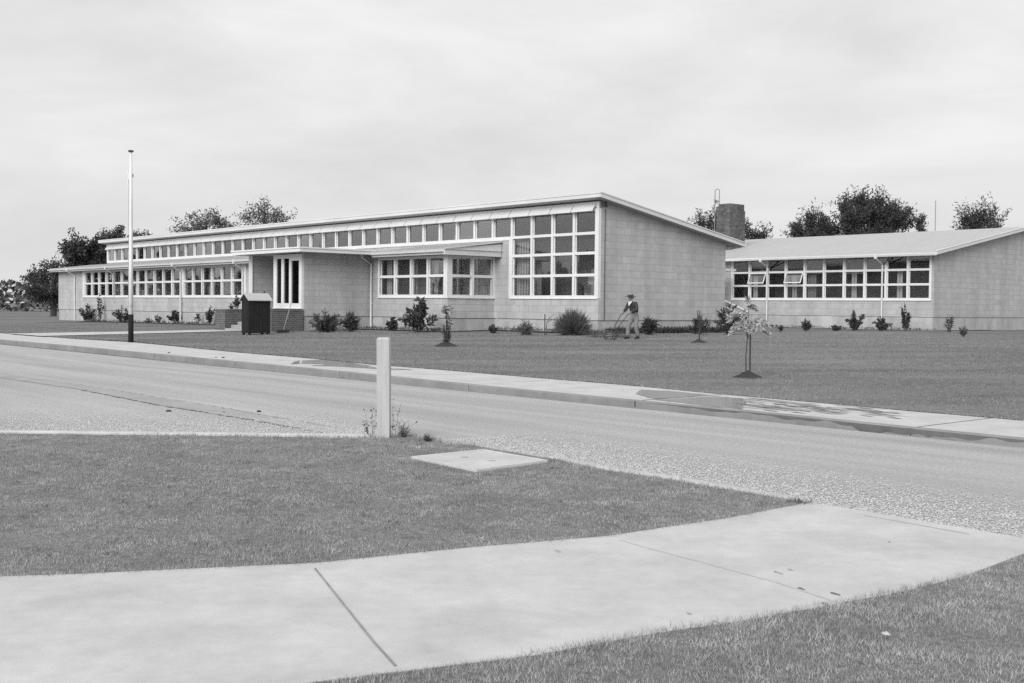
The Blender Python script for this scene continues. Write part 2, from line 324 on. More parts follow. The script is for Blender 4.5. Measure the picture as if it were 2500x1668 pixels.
# far lawn: a gently rising sheet up to the walls
def lawn_sheet():
    xs = np.arange(-60, 60.1, 1.2); v = []; f = []; idx = {}
    ss = np.linspace(72, -45, 98); tt = np.concatenate([np.linspace(0, 1, 22)])
    wb_s = np.array([ST(*p) for p in walk_back]); order = np.argsort(wb_s[:, 0])
    for i, s_ in enumerate(ss):
        t0 = np.interp(s_, wb_s[order, 0], wb_s[order, 1])
        for j, k in enumerate(tt):
            t_ = t0 + (46 - t0) * k ** 1.6; x, y, _ = W(s_, t_)
            v.append((x, y, float(lawn_z(x, y)) + (0 if j == 0 else 0.012 * math.sin(s_ * 1.7) * math.cos(t_ * 1.3))))
    n = len(tt)
    for i in range(len(ss) - 1):
        for j in range(n - 1): f.append((i * n + j, (i + 1) * n + j, (i + 1) * n + j + 1, i * n + j + 1))
    mb = MB(); mb.add(v, f); o = mb.build('lawn', M['farturf'], smooth=True); kind(o, 'structure')
    if o.data.polygons[0].normal.z < 0: o.data.flip_normals()
lawn_sheet()
xx, yy = scatter([P2(34, -17.2), P2(19, -17.2), P2(19, -8.5), P2(19, -3.0), P2(40, -3.0), P2(40, -17.2)], 150)
x2, y2 = scatter([P2(14.6, -17.5), P2(14.6, -8.3), P2(7, -2.9), P2(-1, 0), P2(-1, 12), P2(-14, 23.8), P2(-30, 10), P2(-30, -18.9), P2(-14, -18.6)], 260)
xx, yy = np.r_[xx, x2], np.r_[yy, y2]
wb_st = np.array([ST(*p) for p in walk_back]); o_ = np.argsort(wb_st[:, 0])
st_ = (np.c_[xx - OX, yy - OY] @ np.c_[U, V]); keep = st_[:, 1] > np.interp(st_[:, 0], wb_st[o_, 0], wb_st[o_, 1]) - 0.03
xx, yy = xx[keep], yy[keep]
kind(tag(blades('lawn_grass', xx, yy, lawn_z(xx, yy), 0.032, 0.009, M['farblade'], 0.8), 'mown grey lawn between footpath and school', 'grass'), 'stuff')
# ragged fringe of grass over the back of the footpath
fr = []
for a, b in zip(walk_back[1:-1], walk_back[2:]):
    L_ = math.dist(a, b); k = int(L_ * 60)
    q = rng.uniform(0, 1, k)[:, None]; fr.append(np.array(a) * (1 - q) + np.array(b) * q + rng.normal(0, 0.035, (k, 2)))
fr = np.concatenate(fr); kind(tag(blades('edge_grass', fr[:, 0], fr[:, 1], 0.10, 0.05, 0.008, M['farblade'], 0.9), 'ragged grass fringe along the far footpath edge', 'grass'), 'stuff')

# near corner: verge lawn, its kerb, the curving path
path_up = [(-14, 5.6), (-6, 5.72), (-4, 5.95)] + [at(*p) for p in ((183, 1417), (771, 1389), (1130, 1352), (1489, 1321), (1600, 1303.4), (1772, 1277.6), (1973, 1238))]
path_lo = [at(*p) for p in ((2366, 1417), (2226, 1455), (2076.6, 1484), (1818, 1531.5), (1600, 1563.8))] + [(0.1, 4.88), (-0.8, 4.5), (-2.5, 4.0), (-6, 3.6), (-14, 3.4)]
path_r = [at(2116.5, 1260), at(2368.6, 1305), (3.55, 7.38)]
verge = [(-14, 13.02), (-5.06, 13.02), at(924, 1077), at(1000, 1069), at(1054, 1080), at(1099, 1089), at(1165, 1096)] + [at(*p) for p in ((1338.7, 1126.5), (1479.6, 1157), (1599.5, 1174), (1700, 1192), (1806.6, 1210), (1927, 1230))] + path_up[::-1]
flat('verge_lawn', verge, 0.03, M['turf'], 0.1)
flat('concrete_path', path_up + path_r + path_lo, 0.036, M['concrete'], 0.1)
verge2 = [(9, 1.0), (8.2, 1.9), (4.6, 6.1), (3.55, 7.38)] + path_lo + [(-14, 1)]
flat('verge_lawn', verge2[::-1], 0.032, M['turf'], 0.1)
mb = MB()
def strip(pts, w, z):
    for a, b in zip(pts, pts[1:]):
        a, b = Vector(a), Vector(b); n = (b - a).orthogonal().normalized() * w / 2
        mb.add([(*(a + n), z), (*(b + n), z), (*(b - n), z), (*(a - n), z)], [(0, 1, 2, 3)])
strip([at(769, 1389, .036), at(840, 1478, .036), at(912, 1568, .036), at(966, 1628, .036)], 0.010, 0.0405)
kind(mb.build('path_joint', M['damp_edge'], recalc=True), 'structure')
mb = MB(); strip([at(1510, 1319, .036), at(1600, 1344, .036), at(1892.8, 1422.6, .036), at(2080, 1484, .036)], 0.0045, 0.0405); strip([at(2110, 1259, .036), at(2368, 1305, .036)], 0.008, 0.0405)
kind(mb.build('path_joint', M['joint'], recalc=True), 'structure')
mb = MB()                                                 # near kerbs: along the side street and along the road
mb.prism_z([(-14, 13.16), (-14, 13.03), (-1.62, 12.96), (-1.62, 13.09)], -0.05, 0.06)
nk = [at(*p) for p in ((1338.7, 1125.5), (1479.6, 1155.7), (1599.5, 1172), (1700, 1190), (1806.6, 1208), (1927, 1228.5))]
nk2 = [(a + 0.07, b + 0.07) for a, b in nk]
mb.prism_z(nk + nk2[::-1], -0.05, 0.045)
kind(mb.build('near_kerb', M['concrete'], bevel=0.01), 'structure')
# concrete dish channel running out of the side street
ch_a = [(-14.5, 28.4), at(184.7, 938.6), at(532, 994.6), at(822, 1046), at(915, 1059)]; ch_b = [(-14.0, 26.8), at(184.7, 950), at(387.5, 990), at(591, 1022.7), at(790.8, 1058), at(860, 1066)]
flat('dish_channel', ch_a + ch_b[::-1], 0.006, M['channel'])
mb = MB()
for (a, b), w0 in ([((p, q), .035) for p, q in zip(ch_b[1:4], ch_b[2:5])] + [((p, q), .016) for p, q in zip(ch_a[1:3], ch_a[2:4])]):
    a, b = np.array(a), np.array(b); n_ = 26; nn = np.array([-(b - a)[1], (b - a)[0]]) / np.linalg.norm(b - a)
    for k in range(n_):
        if rng.uniform() < .3: continue
        p, q = a + (b - a) * (k / n_), a + (b - a) * ((k + 1) / n_); w1, w2 = w0 * rng.uniform(.2, 1, 2); o1, o2 = nn * rng.normal(0, .012), nn * rng.normal(0, .012)
        mb.add([(*(p + o1 + nn * w1), .011), (*(q + o2 + nn * w2), .011), (*(q + o2 - nn * w2), .011), (*(p + o1 - nn * w1), .011)], [(0, 1, 2, 3)])
kind(mb.build('channel_edges', M['damp_edge']), 'structure')

vx, vy = scatter([(-6.6, 13.0)] + verge[2:-2] + [(-4.2, 5.9)], 6500)
kind(tag(blades('verge_grass', vx, vy, 0.03, 0.023 * clump0(vx, vy), 0.0028, M['blade'], 1.0), 'short grey grass of the near corner verge', 'grass'), 'stuff')
def tufts(poly, per, n, h, w, m, name, label):
    cx1, cy1 = scatter(poly, per); x = np.repeat(cx1, n) + rng.normal(0, .035, len(cx1) * n); y = np.repeat(cy1, n) + rng.normal(0, .03, len(cy1) * n)
    kind(tag(blades(name, x, y, .03, h, w, m, 1.1), label, 'grass'), 'stuff')
V1 = [(-6.6, 12.9)] + verge[2:-2] + [(-4.2, 5.98)]
tufts(V1, 6, 16, .024, .003, M['leaf_mid'], 'verge_tufts', 'darker clumps scattered through the near corner verge')
tufts(V1, 4, 16, .026, .0024, M['dry_blade'], 'dry_tufts', 'pale dry wisps scattered through the near corner verge')
vx, vy = scatter([(5.8, 4.6), (4.6, 6.1), (3.55, 7.38)] + path_lo[:7] + [(-0.9, 4.3)], 8500)
kind(tag(blades('verge_grass', vx, vy, 0.032, 0.030 * clump0(vx, vy), 0.003, M['blade'], 1.0), 'grass corner at the lower right beyond the path', 'grass'), 'stuff')
def fringe(pts, n, sd, h, w, z, name, label, m):
    out = []
    for a, b in zip(pts, pts[1:]):
        k = int(math.dist(a, b) * n); q = rng.uniform(0, 1, k)[:, None]; out.append(np.array(a) * (1 - q) + np.array(b) * q + rng.normal(0, sd, (k, 2)))
    out = np.concatenate(out); kind(tag(blades(name, out[:, 0], out[:, 1], z, h, w, m, 0.8), label, 'grass'), 'stuff')
fringe(path_up[2:], 420, 0.022, 0.030, 0.003, 0.03, 'edge_grass', 'grass tufts leaning over the near path edge', M['blade'])
fringe(path_lo[:6], 500, 0.025, 0.036, 0.003, 0.03, 'edge_grass', 'grass tufts along the lower right path edge', M['blade'])
fringe(verge[2:7], 420, 0.03, 0.06, 0.004, 0.02, 'edge_grass', 'rough grass edge curving from post to concrete slab', M['blade'])
fringe(verge[7:13], 330, 0.03, 0.045, 0.004, 0.02, 'edge_grass', 'grass creeping over the near kerb beside the road', M['blade'])
fringe([(-4.6, 13.0), (-1.55, 12.95)], 260, 0.02, 0.04, 0.004, 0.03, 'edge_grass', 'grass line below the side street kerb', M['blade'])

# loose stones swept to the road edges
def stones(name, x, y, r0, r1, label, z=0.004):
    n = len(x); r = r0 + (r1 - r0) * rng.beta(1.2, 3.0, n); base = np.array([[1, 0, 0], [0, 1, 0], [-1, 0, 0], [0, -1, 0], [0, 0, .8], [0, 0, -.5]])
    q = base[None] * r[:, None, None] * rng.uniform(0.65, 1.25, (n, 6, 3)) + rng.normal(0, .16, (n, 6, 3)) * r[:, None, None]; a = rng.uniform(0, 6.28, n); c, s = np.cos(a), np.sin(a)
    q = np.stack([q[..., 0] * c[:, None] - q[..., 1] * s[:, None], q[..., 0] * s[:, None] + q[..., 1] * c[:, None], q[..., 2]], -1)
    q[:, :, 0] += x[:, None]; q[:, :, 1] += y[:, None]; q[:, :, 2] += z + r[:, None] * .3
    tri = q[:, [0, 1, 4, 1, 2, 4, 2, 3, 4, 3, 0, 4, 1, 0, 5, 2, 1, 5, 3, 2, 5, 0, 3, 5]].reshape(-1, 3); kind(tag(fast_mesh(name, tri, 3, M['stone']), label, 'gravel'), 'stuff')
def band(pts, n, w0, w1, dirn):
    out = []
    for a, b in zip(pts, pts[1:]):
        k = int(math.dist(a, b) * n); q = rng.uniform(0, 1, k)[:, None]; base = np.array(a) * (1 - q) + np.array(b) * q
        out.append(base + np.array(dirn) * (w0 + (w1 - w0) * rng.beta(.9, 2.3, k))[:, None])
    out = np.concatenate(out); return out[:, 0], out[:, 1]
bx_, by_ = band([(-0.9, 12.9), nk[0], nk[-1], at(2110, 1258), at(2368, 1303), (4.2, 6.7)], 5600, 0.0, 2.0, (0.79, 0.61))
stones('loose_gravel', bx_, by_, 0.0035, 0.0125, 'loose pale gravel along the near road edge')
bx_, by_ = band([(-7.5, 13.2), (-1.5, 13.15)], 5200, 0.0, 3.4, (-0.35, 0.94)); stones('loose_gravel', bx_, by_, 0.004, 0.014, 'pale gravel filling the side street mouth')

# ------------------------------------------------------------------ the school
def root_at(name, label, cat, s, t, z=0.0, rz=ROTZ, group=None): return thing(name, label, cat, W(s, t, z), rz, group)
PANE = 1.349
def cell(mb, ori, pl, u0, u1, d0, d1, z0, z1):
    """box in a window wall: ori F = along the front (u = s, plane t = pl), G = facing right (u = t, plane s = pl)"""
    if ori == 'F': mb.st(u0, u1, pl + d0, pl + d1, z0, z1)
    else: mb.st(pl + d0, pl + d1, u0, u1, z0, z1)
def window(parent, ori, pl, u0, u1, levels, glass, mw=0.13, rh=0.12, first=False, last_w=None, hood=None, sash=None):
    """one bay: the mullion on its far side, its rails and its glass (a sub-part)"""
    mb = MB(); hw = mw / 2; e = last_w or mw
    cell(mb, ori, pl, u1 - hw, u1 - hw + e, -0.03, 0.12, levels[0] - rh / 2, levels[-1] + rh / 2)
    if first: cell(mb, ori, pl, u0 - hw, u0 + hw, -0.03, 0.12, levels[0] - rh / 2, levels[-1] + rh / 2)
    for z in levels: cell(mb, ori, pl, u0 + hw, u1 - hw, -0.02, 0.11, z - rh / 2, z + rh / 2)
    # thin sash bead round each light
    for a, b in zip(levels, levels[1:]):
        for q0, q1 in ((u0 + hw, u0 + hw + .035), (u1 - hw - .035, u1 - hw)): cell(mb, ori, pl, q0, q1, 0.05, 0.10, a + rh / 2, b - rh / 2)
    w = mb.build('window', M['white'], parent)
    mp_ = MB()
    for i, (a, b) in enumerate(zip(levels, levels[1:])):
        if sash == i: continue
        cell(mp_, ori, pl, u0 + hw + .036, u1 - hw - .036, 0.072, 0.078, a + rh / 2, b - rh / 2)
    if sash is None: mp_.build('pane', glass, w)
    else:
        for i, (a, b) in enumerate(zip(levels, levels[1:])):
            if i != sash: mq_ = MB(); cell(mq_, ori, pl, u0 + hw + .036, u1 - hw - .036, 0.072, 0.078, a + rh / 2, b - rh / 2); mq_.build('pane', glass, w)
    if sash is not None:                                  # awning sash pushed out at the bottom
        a, b = levels[sash] + rh / 2, levels[sash + 1] - rh / 2; ang = R(24); L_ = b - a
        def q(u, r, d): return (-u, pl - r * math.sin(ang) - d * math.cos(ang), b - r * math.cos(ang) + d * math.sin(ang))
        fm = MB(); x0, x1 = u0 + hw + .01, u1 - hw - .01
        for (ua, ub, ra, rb) in ((x0, x0 + .05, 0, L_), (x1 - .05, x1, 0, L_), (x0 + .05, x1 - .05, 0, .05), (x0 + .05, x1 - .05, L_ - .06, L_)):
            fm.hexa([q(ub, rb, 0), q(ua, rb, 0), q(ua, rb, .045), q(ub, rb, .045), q(ub, ra, 0), q(ua, ra, 0), q(ua, ra, .045), q(ub, ra, .045)])
        fm.build('open_sash', M['white'], w)
        gm = MB(); gm.hexa([q(x1 - .05, L_ - .06, .018), q(x0 + .05, L_ - .06, .018), q(x0 + .05, L_ - .06, .024), q(x1 - .05, L_ - .06, .024), q(x1 - .05, .05, .018), q(x0 + .05, .05, .018), q(x0 + .05, .05, .024), q(x1 - .05, .05, .024)])
        gm.build('sash_pane', M['clearglass'], w)
    if hood:
        z1, z0, d = hood; hm = MB(); p = lambda u, dd, z: (-u, pl - dd, z)
        a, b = u0 + .022, u1 - .022
        hm.hexa([p(b, d, z0), p(a, d, z0), p(a, d - .015, z0 - .012), p(b, d - .015, z0 - .012), p(b, .03, z1), p(a, .03, z1), p(a, .03, z1 - .02), p(b, .03, z1 - .02)])
        hm.build('hood', M['trim'], w)
    return w
sch = root_at('school_building', 'long pale block school with a sloping roof and a clerestory window row', 'building', 0, 0)
SL = 52.9; TH = 0.25
def roof_z(t): return 6.15 - 0.17 * (t + 0.47)            # underside of the main roof
# walls of the main hall block
mb = MB()
mb.st(0, 5.72, 0, TH, 1.0, 1.925)                          # under the big window
mb.st(5.72, SL, 0, TH, 1.0, 4.60)
mb.st(0, SL, 0.02, TH, 5.72, 6.02)
for a, b in ((0, TH), (SL - TH, SL)): mb.prism_s([(TH, 1.0), (8.48 - TH, 1.0), (8.48 - TH, roof_z(8.48 - TH)), (TH, roof_z(TH))], a, b)
mb.prism_s([(0.13, 1.925), (TH, 1.925), (TH, 6.0), (0.13, 6.0)], 0, 0.0799)
mb.st(0, SL, 8.48 - TH, 8.48, 1.0, roof_z(8.48)); mb.build('main_wall', M['block'], sch)
mb = MB(); mb.st(0.03, SL - 0.03, 0.03, 8.45, -0.3, 0.985); mb.build('plinth', M['plinth'], sch)
mb = MB(); mb.st(0.012, SL - .012, 0.012, 8.47, 0.985, 1.0); mb.build('damp_course_shadow', M['groove'], sch)  # dark strip: shadow line under the overhanging wall, put into the colour
mb = MB(); mb.st(0.3, SL - .3, 0.27, 8.2, 1.0, 1.03); mb.build('hall_floor', M['interior'], sch)
mb = MB(); mb.st(0.3, SL - .3, 5.4, 5.5, 1.03, 4.9); mb.st(10.2, 10.3, .4, 5.3, 1.03, 5.0); mb.build('inner_wall', M['interior'], sch)
for q, nm, m_ in (((1.0, 3.4, 3.0, 3.1, 1.03, 3.3), 'folding_screen', 'interior'), ((6.2, 8.6, 4.6, 5.2, 1.03, 2.7), 'wall_cabinet', 'dark_int'), ((2.0, 4.2, 1.6, 2.3, 1.03, 1.8), 'hall_table', 'dark_int')): MB().st(*q).build(nm, M[m_], sch)
mb = MB()
for k in range(9): mb.st(4.75 + k * .09, 4.81 + k * .09, .32 + .03 * (k % 2), .36 + .03 * (k % 2), 2.0, 4.5)
mb.build('curtain', M['curtain'], sch)
mb = MB(); mb.add([(-.3, .36, 2.55), (-.95, .36, 2.55), (-.95, .36, 3.0), (-.3, .36, 3.0)], [(0, 1, 2, 3)]); mb.build('paper_notice', M['shirt'], sch)
# clerestory and the big window below its right end
CZ = [4.69, 5.66]
for k in range(39):
    u0 = 0.08 + .065 + k * PANE; u1 = 0.08 + .065 + (k + 1) * PANE
    lv = [1.995, 2.92, 3.85, 4.69, 5.66] if k < 4 else CZ
    window(sch, 'F', 0, u0, u1, lv, M['clearglass'] if k > 3 else M['glass'], first=(k == 0), hood=(5.93, 5.60, 0.27))
mb = MB(); mb.st(0.04, 5.62, -.06, .0, 1.90, 1.94); mb.st(5.60, SL, -.035, .0, 4.58, 4.65); mb.build('sill', M['white'], sch)
for q in ((0.0, 0.079, -.028, .129, 1.93, 6.0), (5.545, 5.72, -.028, .12, 1.93, 4.628), (52.83, SL + .02, -.026, .12, 4.66, 6.0)): MB().st(*q).build('corner_post_or_lit_end', M['white'], sch)
mb = MB(); mb.st(0.08, SL, -.03, .019, 5.94, 5.99); mb.st(0.08, SL, -.015, .019, 5.75, 5.94); mb.build('head_board', M['trim'], sch)
# roof
mb = MB(); e0, e1 = -.47, 9.23
mb.prism_s([(e0, roof_z(e0)), (e1, roof_z(e1)), (e1, roof_z(e1) + .14), (e0, roof_z(e0) + .14)], -.47, 53.4); roof = mb.build('roof', [M['roofing']], sch)
mb = MB(); mb.st(-.50, 53.43, e0 - .03, e0, 6.12, 6.30); mb.st(-.53, 53.43, e0 - .055, e0 - .03, 6.27, 6.335)
mb.build('front_fascia', M['trim'], roof)
mb = MB()
for a, b in ((-.53, -.47), (53.4, 53.45)):
    mb.prism_s([(e0, roof_z(e0) - .03), (e1, roof_z(e1) - .03), (e1, roof_z(e1) + .14), (e0, roof_z(e0) + .14)], a, b)
    mb.prism_s([(e0, roof_z(e0) + .141), (e1 + .05, roof_z(e1 + .05) + .141), (e1 + .05, roof_z(e1 + .05) + .19), (e0, roof_z(e0) + .19)], a - .03, b + .03)
    mb.build('barge_board', M['trim'], roof); mb = MB()
mb = MB(); mb.st(-.54, 53.4, e1, e1 + .14, roof_z(e1) - .02, roof_z(e1) + .13); mb.build('back_gutter', M['trim'], roof)
mb = MB()                                                 # conduit and bracket at the gable's front edge
mb.tube([(0.02, .35, 5.7), (0.02, .35, 1.0)], .014, 6); mb.tube([(0.03, .33, 6.0), (0.10, .33, 5.85)], .03, 6); mb.st(-.10, 0, .25, .41, 5.80, 5.84); mb.build('service_conduit', M['darkmetal'], sch)

# the low left wing, the low bay on the right of the porch and their lean-to roof
FT = -2.75
def lean_z(t): return 4.50 + 0.128 * t                    # top of the lean-to roof
def lean_to(s0, s1, name):
    mb = MB(); mb.prism_s([(-.01, lean_z(0) - .05), (-3.32, lean_z(-3.32) - .05), (-3.32, lean_z(-3.32)), (-.01, lean_z(0))], s0, s1)
    n = int((s1 - s0) / .68)
    for k in range(n + 1):
        u = s0 + .1 + k * (s1 - s0 - .2) / n; mb.prism_s([(-.05, lean_z(-.05) - .01), (-3.34, lean_z(-3.34) - .01), (-3.34, lean_z(-3.34) + .03), (-.05, lean_z(-.05) + .03)], u - .03, u + .03)
    r = mb.build(name, M['roofing'], sch)
    gm = MB(); gm.prism_s([(-3.33, 3.95), (-3.46, 3.95), (-3.48, 4.04), (-3.46, 4.04), (-3.45, 3.97), (-3.34, 3.97), (-3.335, 4.04), (-3.325, 4.04)], s0, s1)
    gm.build('gutter', M['trim'], r)
    fm = MB(); fm.st(s0, s1, -3.32, -3.29, 3.84, 4.02); fm.build('fascia', M['trim'], r)
    sm = MB(); sm.st(s0 + .02, s1 - .02, -3.29, -2.76, 3.86, 3.88); sm.build('soffit', M['soffit'], r)
    return r
lr = lean_to(18.06, 56.0, 'wing_roof')
br = lean_to(6.30, 12.0, 'bay_roof')
mb = MB(); mb.prism_s([(-3.34, 3.83), (-3.30, 4.10), (-.03, 4.42), (-.03, 3.83)], 6.24, 6.30); mb.st(6.18, 6.24, -3.42, -.03, 4.075, 4.10); mb.build('bay_barge', M['trim'], br)
mb = MB(); mb.prism_s([(-3.34, lean_z(-3.34) + .001), (-.02, lean_z(-.02) + .001), (-.02, lean_z(-.02) + .04), (-3.34, lean_z(-3.34) + .04)], 6.16, 6.295); mb.build('barge_cap', M['trim'], br)
LV = [2.00, 2.92, 3.78]
mb = MB(); mb.st(18.2, 55.6, FT, FT + .2, 1.0, 1.93)       # left wing
mb.st(50.5, 55.6, FT, FT + .2, 1.93, 3.87); mb.st(18.2, 25.5, FT, FT + .2, 1.93, 3.87); mb.st(18.2, 55.6, FT + .02, FT + .18, 3.85, 4.15)
mb.st(55.4, 55.6, FT + .2, 8.2, 1.0, 4.1); mb.build('wing_wall', M['block'], sch)
mb = MB(); mb.st(18.2, 55.57, FT + .03, -.05, -.3, .985); mb.build('wing_plinth', M['plinth'], sch)
mb = MB(); mb.st(18.2, 55.585, FT + .012, -.05, .985, 1.0); mb.build('damp_course_shadow', M['groove'], sch)
for q in ((25.5, 26.0, FT - .045, FT + .15, 1.93, 3.87), (33.66, 34.0, FT - .05, FT + .15, 1.93, 3.87), (50.19, 50.5, FT - .045, FT + .15, 1.93, 3.87)): MB().st(*q).build('corner_post_or_lit_end', M['white'], sch)
us = [26.0 + .065 + k * (33.66 - 26.0) / 6 for k in range(7)]
for a, b in zip(us, us[1:]): window(sch, 'F', FT, a - .065 + (.0 if a > us[0] else .0), b - .065, LV, M['glass'])
us = [34.0 + .065 + k * (50.19 - 34.0) / 12 for k in range(13)]
for a, b in zip(us, us[1:]): window(sch, 'F', FT, a - .065, b - .065, LV, M['glass'])
mb = MB(); mb.st(25.5, 50.55, FT - .06, FT, 1.90, 1.945); mb.build('sill', M['white'], sch)
def downpipe(s, t_wall, z_top, parent=sch, zb=0.1, head_s=None, name='downpipe', rt=-3.40):
    mb = MB(); hs = s if head_s is None else head_s
    mb.box(-hs - .07, -hs + .07, rt - .08, rt + .06, z_top - .22, z_top + .02)
    mb.tube([(-hs, rt, z_top - .2), (-s, t_wall - .09, z_top - .52), (-s, t_wall - .09, zb)], .05, 8)
    for z in (z_top - .9, 1.6): mb.box(-s - .065, -s + .065, t_wall - .10, t_wall, z, z + .04)
    return mb.build(name, M['trim'], parent)
downpipe(33.83, FT - .05, 4.06); downpipe(25.75, FT - .03, 4.06); downpipe(44.6, FT - .03, 4.06, zb=2.0); downpipe(52.0, FT, 4.06)
# bay to the right of the porch
mb = MB(); mb.st(6.76, 12.9, FT, FT + .2, 1.0, 1.93); mb.st(6.76, 6.96, FT + .2, 0, 1.0, 1.93); mb.st(12.20, 12.9, FT, FT + .2, 1.93, 3.87); mb.st(6.79, 12.9, FT + .02, FT + .18, 3.84, 4.15)
mb.prism_s([(FT + .2, 3.84), (-.0, 3.84), (-.0, 4.40), (FT + .2, 4.10)], 6.79, 6.93)
mb.build('bay_wall', M['block'], sch)
mb = MB(); mb.st(6.79, 12.9, FT + .03, .02, -.3, .985); mb.build('bay_plinth', M['plinth'], sch)
mb = MB(); mb.st(6.772, 12.9, FT + .012, .0, .985, 1.0); mb.build('damp_course_shadow', M['groove'], sch)
for q in ((6.74, 7.02, FT - .045, FT + .25, 1.947, 3.86), (12.07, 12.2, FT - .045, FT + .12, 1.947, 3.86), (6.72, 6.88, -.13, -.0, 1.947, 3.86)): MB().st(*q).build('corner_post_or_lit_end', M['white'], sch)
us = [6.955 + k * (12.135 - 6.955) / 4 for k in range(5)]
for a, b in zip(us[:-1], us[1:]): window(sch, 'F', FT, a, b, LV, M['glass'])
us = [FT + .185, -1.30, -.065]
for a, b in zip(us, us[1:]): window(sch, 'G', 6.76, a, b, LV, M['glass'])
mb = MB(); mb.st(6.70, 12.25, FT - .06, FT - .001, 1.90, 1.945); mb.st(6.70, 6.759, FT, .0, 1.90, 1.945); mb.build('sill', M['white'], sch)
for q, nm, m_ in (((7.2, 12.6, -.4, -.05, 1.05, 2.5), 'bookcase', 'dark_int'), ((8.6, 8.9, -1.4, -1.1, 1.05, 3.8), 'inner_column', 'interior'), ((10.4, 10.6, -.8, -.6, 1.05, 3.8), 'inner_column', 'interior')): MB().st(*q).build(nm, M[m_], sch)
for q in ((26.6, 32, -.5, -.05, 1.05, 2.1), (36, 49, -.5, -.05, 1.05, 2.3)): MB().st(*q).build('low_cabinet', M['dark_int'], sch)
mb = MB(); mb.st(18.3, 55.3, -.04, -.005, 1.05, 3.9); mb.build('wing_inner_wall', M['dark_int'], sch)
for c0, c1 in ((27.2, 27.7), (30.6, 31.0), (35.6, 36.2), (38.5, 38.8), (41.3, 41.9), (46.8, 47.3), (7.9, 8.25), (11.55, 12.0), (9.5, 9.75)):
    mb = MB(); n = int((c1 - c0) / .08)
    for k in range(n): mb.st(c0 + k * .08, c0 + k * .08 + .07, FT + .32 + .03 * (k % 2), FT + .36 + .03 * (k % 2), 2.0, 3.8)
    mb.build('curtain', M['curtain'], sch)
downpipe(12.72, FT, 4.06)

# entrance porch: flat canopy, glass screen, recess and steps
mb = MB(); mb.st(12.9, 15.7, -6.485, FT, 1.0, 1.33); mb.st(12.9, 13.08, -6.485, FT, 1.33, 3.98); mb.st(15.45, 15.7, -6.2, FT, 1.33, 3.98)
mb.st(17.9, 18.18, -6.45, FT, 1.0, 3.98); mb.st(15.7, 17.9, FT - .2, FT, 1.0, 3.98); mb.build('porch_wall', M['block'], sch)
mb = MB(); mb.st(12.93, 18.15, -6.455, FT, -.3, .985); mb.build('porch_plinth', M['plinth'], sch)
mb = MB(); mb.st(12.912, 15.7, -6.47, FT, .985, 1.0); mb.build('damp_course_shadow', M['groove'], sch)
mb = MB(); mb.st(17.86, 18.22, -6.50, -6.45, 1.0, 3.97); mb.build('corner_post_or_lit_end', M['trim'], sch)  # recess wall's end: the daylight on it is put into paler paint
cn = MB(); cn.st(11.83, 18.37, -7.32, -.05, 3.98, 4.13); cn = cn.build('canopy', M['soffit'], sch)
mb = MB(); mb.st(11.80, 18.40, -7.35, -7.32, 3.965, 4.12); mb.st(11.80, 11.83, -7.32, -3.2, 3.965, 4.12); mb.st(18.37, 18.40, -7.32, -.5, 3.965, 4.12)
mb.st(11.76, 18.44, -7.40, -7.30, 4.12, 4.185); mb.st(11.76, 11.86, -7.30, -3.2, 4.12, 4.185); mb.st(18.34, 18.44, -7.30, -.5, 4.12, 4.185); mb.build('canopy_fascia', M['white'], cn)
mb = MB(); mb.st(11.86, 18.34, -7.3, -.05, 4.135, 4.155); mb.build('canopy_roofing', M['roofing'], cn)
mb = MB(); y = -6.485                                      # screen of three tall lights
mb.st(13.08, 13.33, y - .02, y + .1, 1.36, 3.93); mb.st(14.03, 14.24, y - .02, y + .1, 1.36, 3.93); mb.st(14.74, 14.97, y - .02, y + .1, 1.36, 3.93); mb.st(15.42, 15.72, y - .02, y + .1, 1.36, 3.93)
for a, b, zt in ((13.33, 14.03, 3.62), (14.24, 14.74, 3.74), (14.97, 15.42, 3.74)): mb.st(a, b, y - .015, y + .09, 1.36, 1.60); mb.st(a, b, y - .015, y + .09, zt, 3.93)
mb.st(13.06, 15.74, y - .07, y - .021, 1.34, 1.38); scr = mb.build('entrance_screen', M['white'], sch)
mb = MB(); mb.st(13.33, 14.03, y + .03, y + .036, 1.6, 3.62); mb.st(14.24, 14.74, y + .03, y + .036, 1.6, 3.74); mb.st(14.97, 15.42, y + .03, y + .036, 1.6, 3.74); mb.build('pane', M['darkglass'], scr)
mb = MB(); mb.st(16.1, 17.5, FT - .26, FT - .201, 1.02, 3.3); dr = mb.build('entrance_door', M['white'], sch)
mb = MB(); mb.st(16.25, 16.75, FT - .275, FT - .262, 1.3, 3.1); mb.st(16.85, 17.35, FT - .275, FT - .262, 1.3, 3.1); mb.build('pane', M['darkglass'], dr)
mb = MB(); mb.st(15.6, 17.395, -6.86, -6.46, .0, .985)
for k in range(4): mb.st(15.6, 17.395, -7.20 - .34 * k, -6.86 - .34 * k, .0, .985 - .157 * (k + 1))
mb.build('entrance_steps', M['step'], sch)

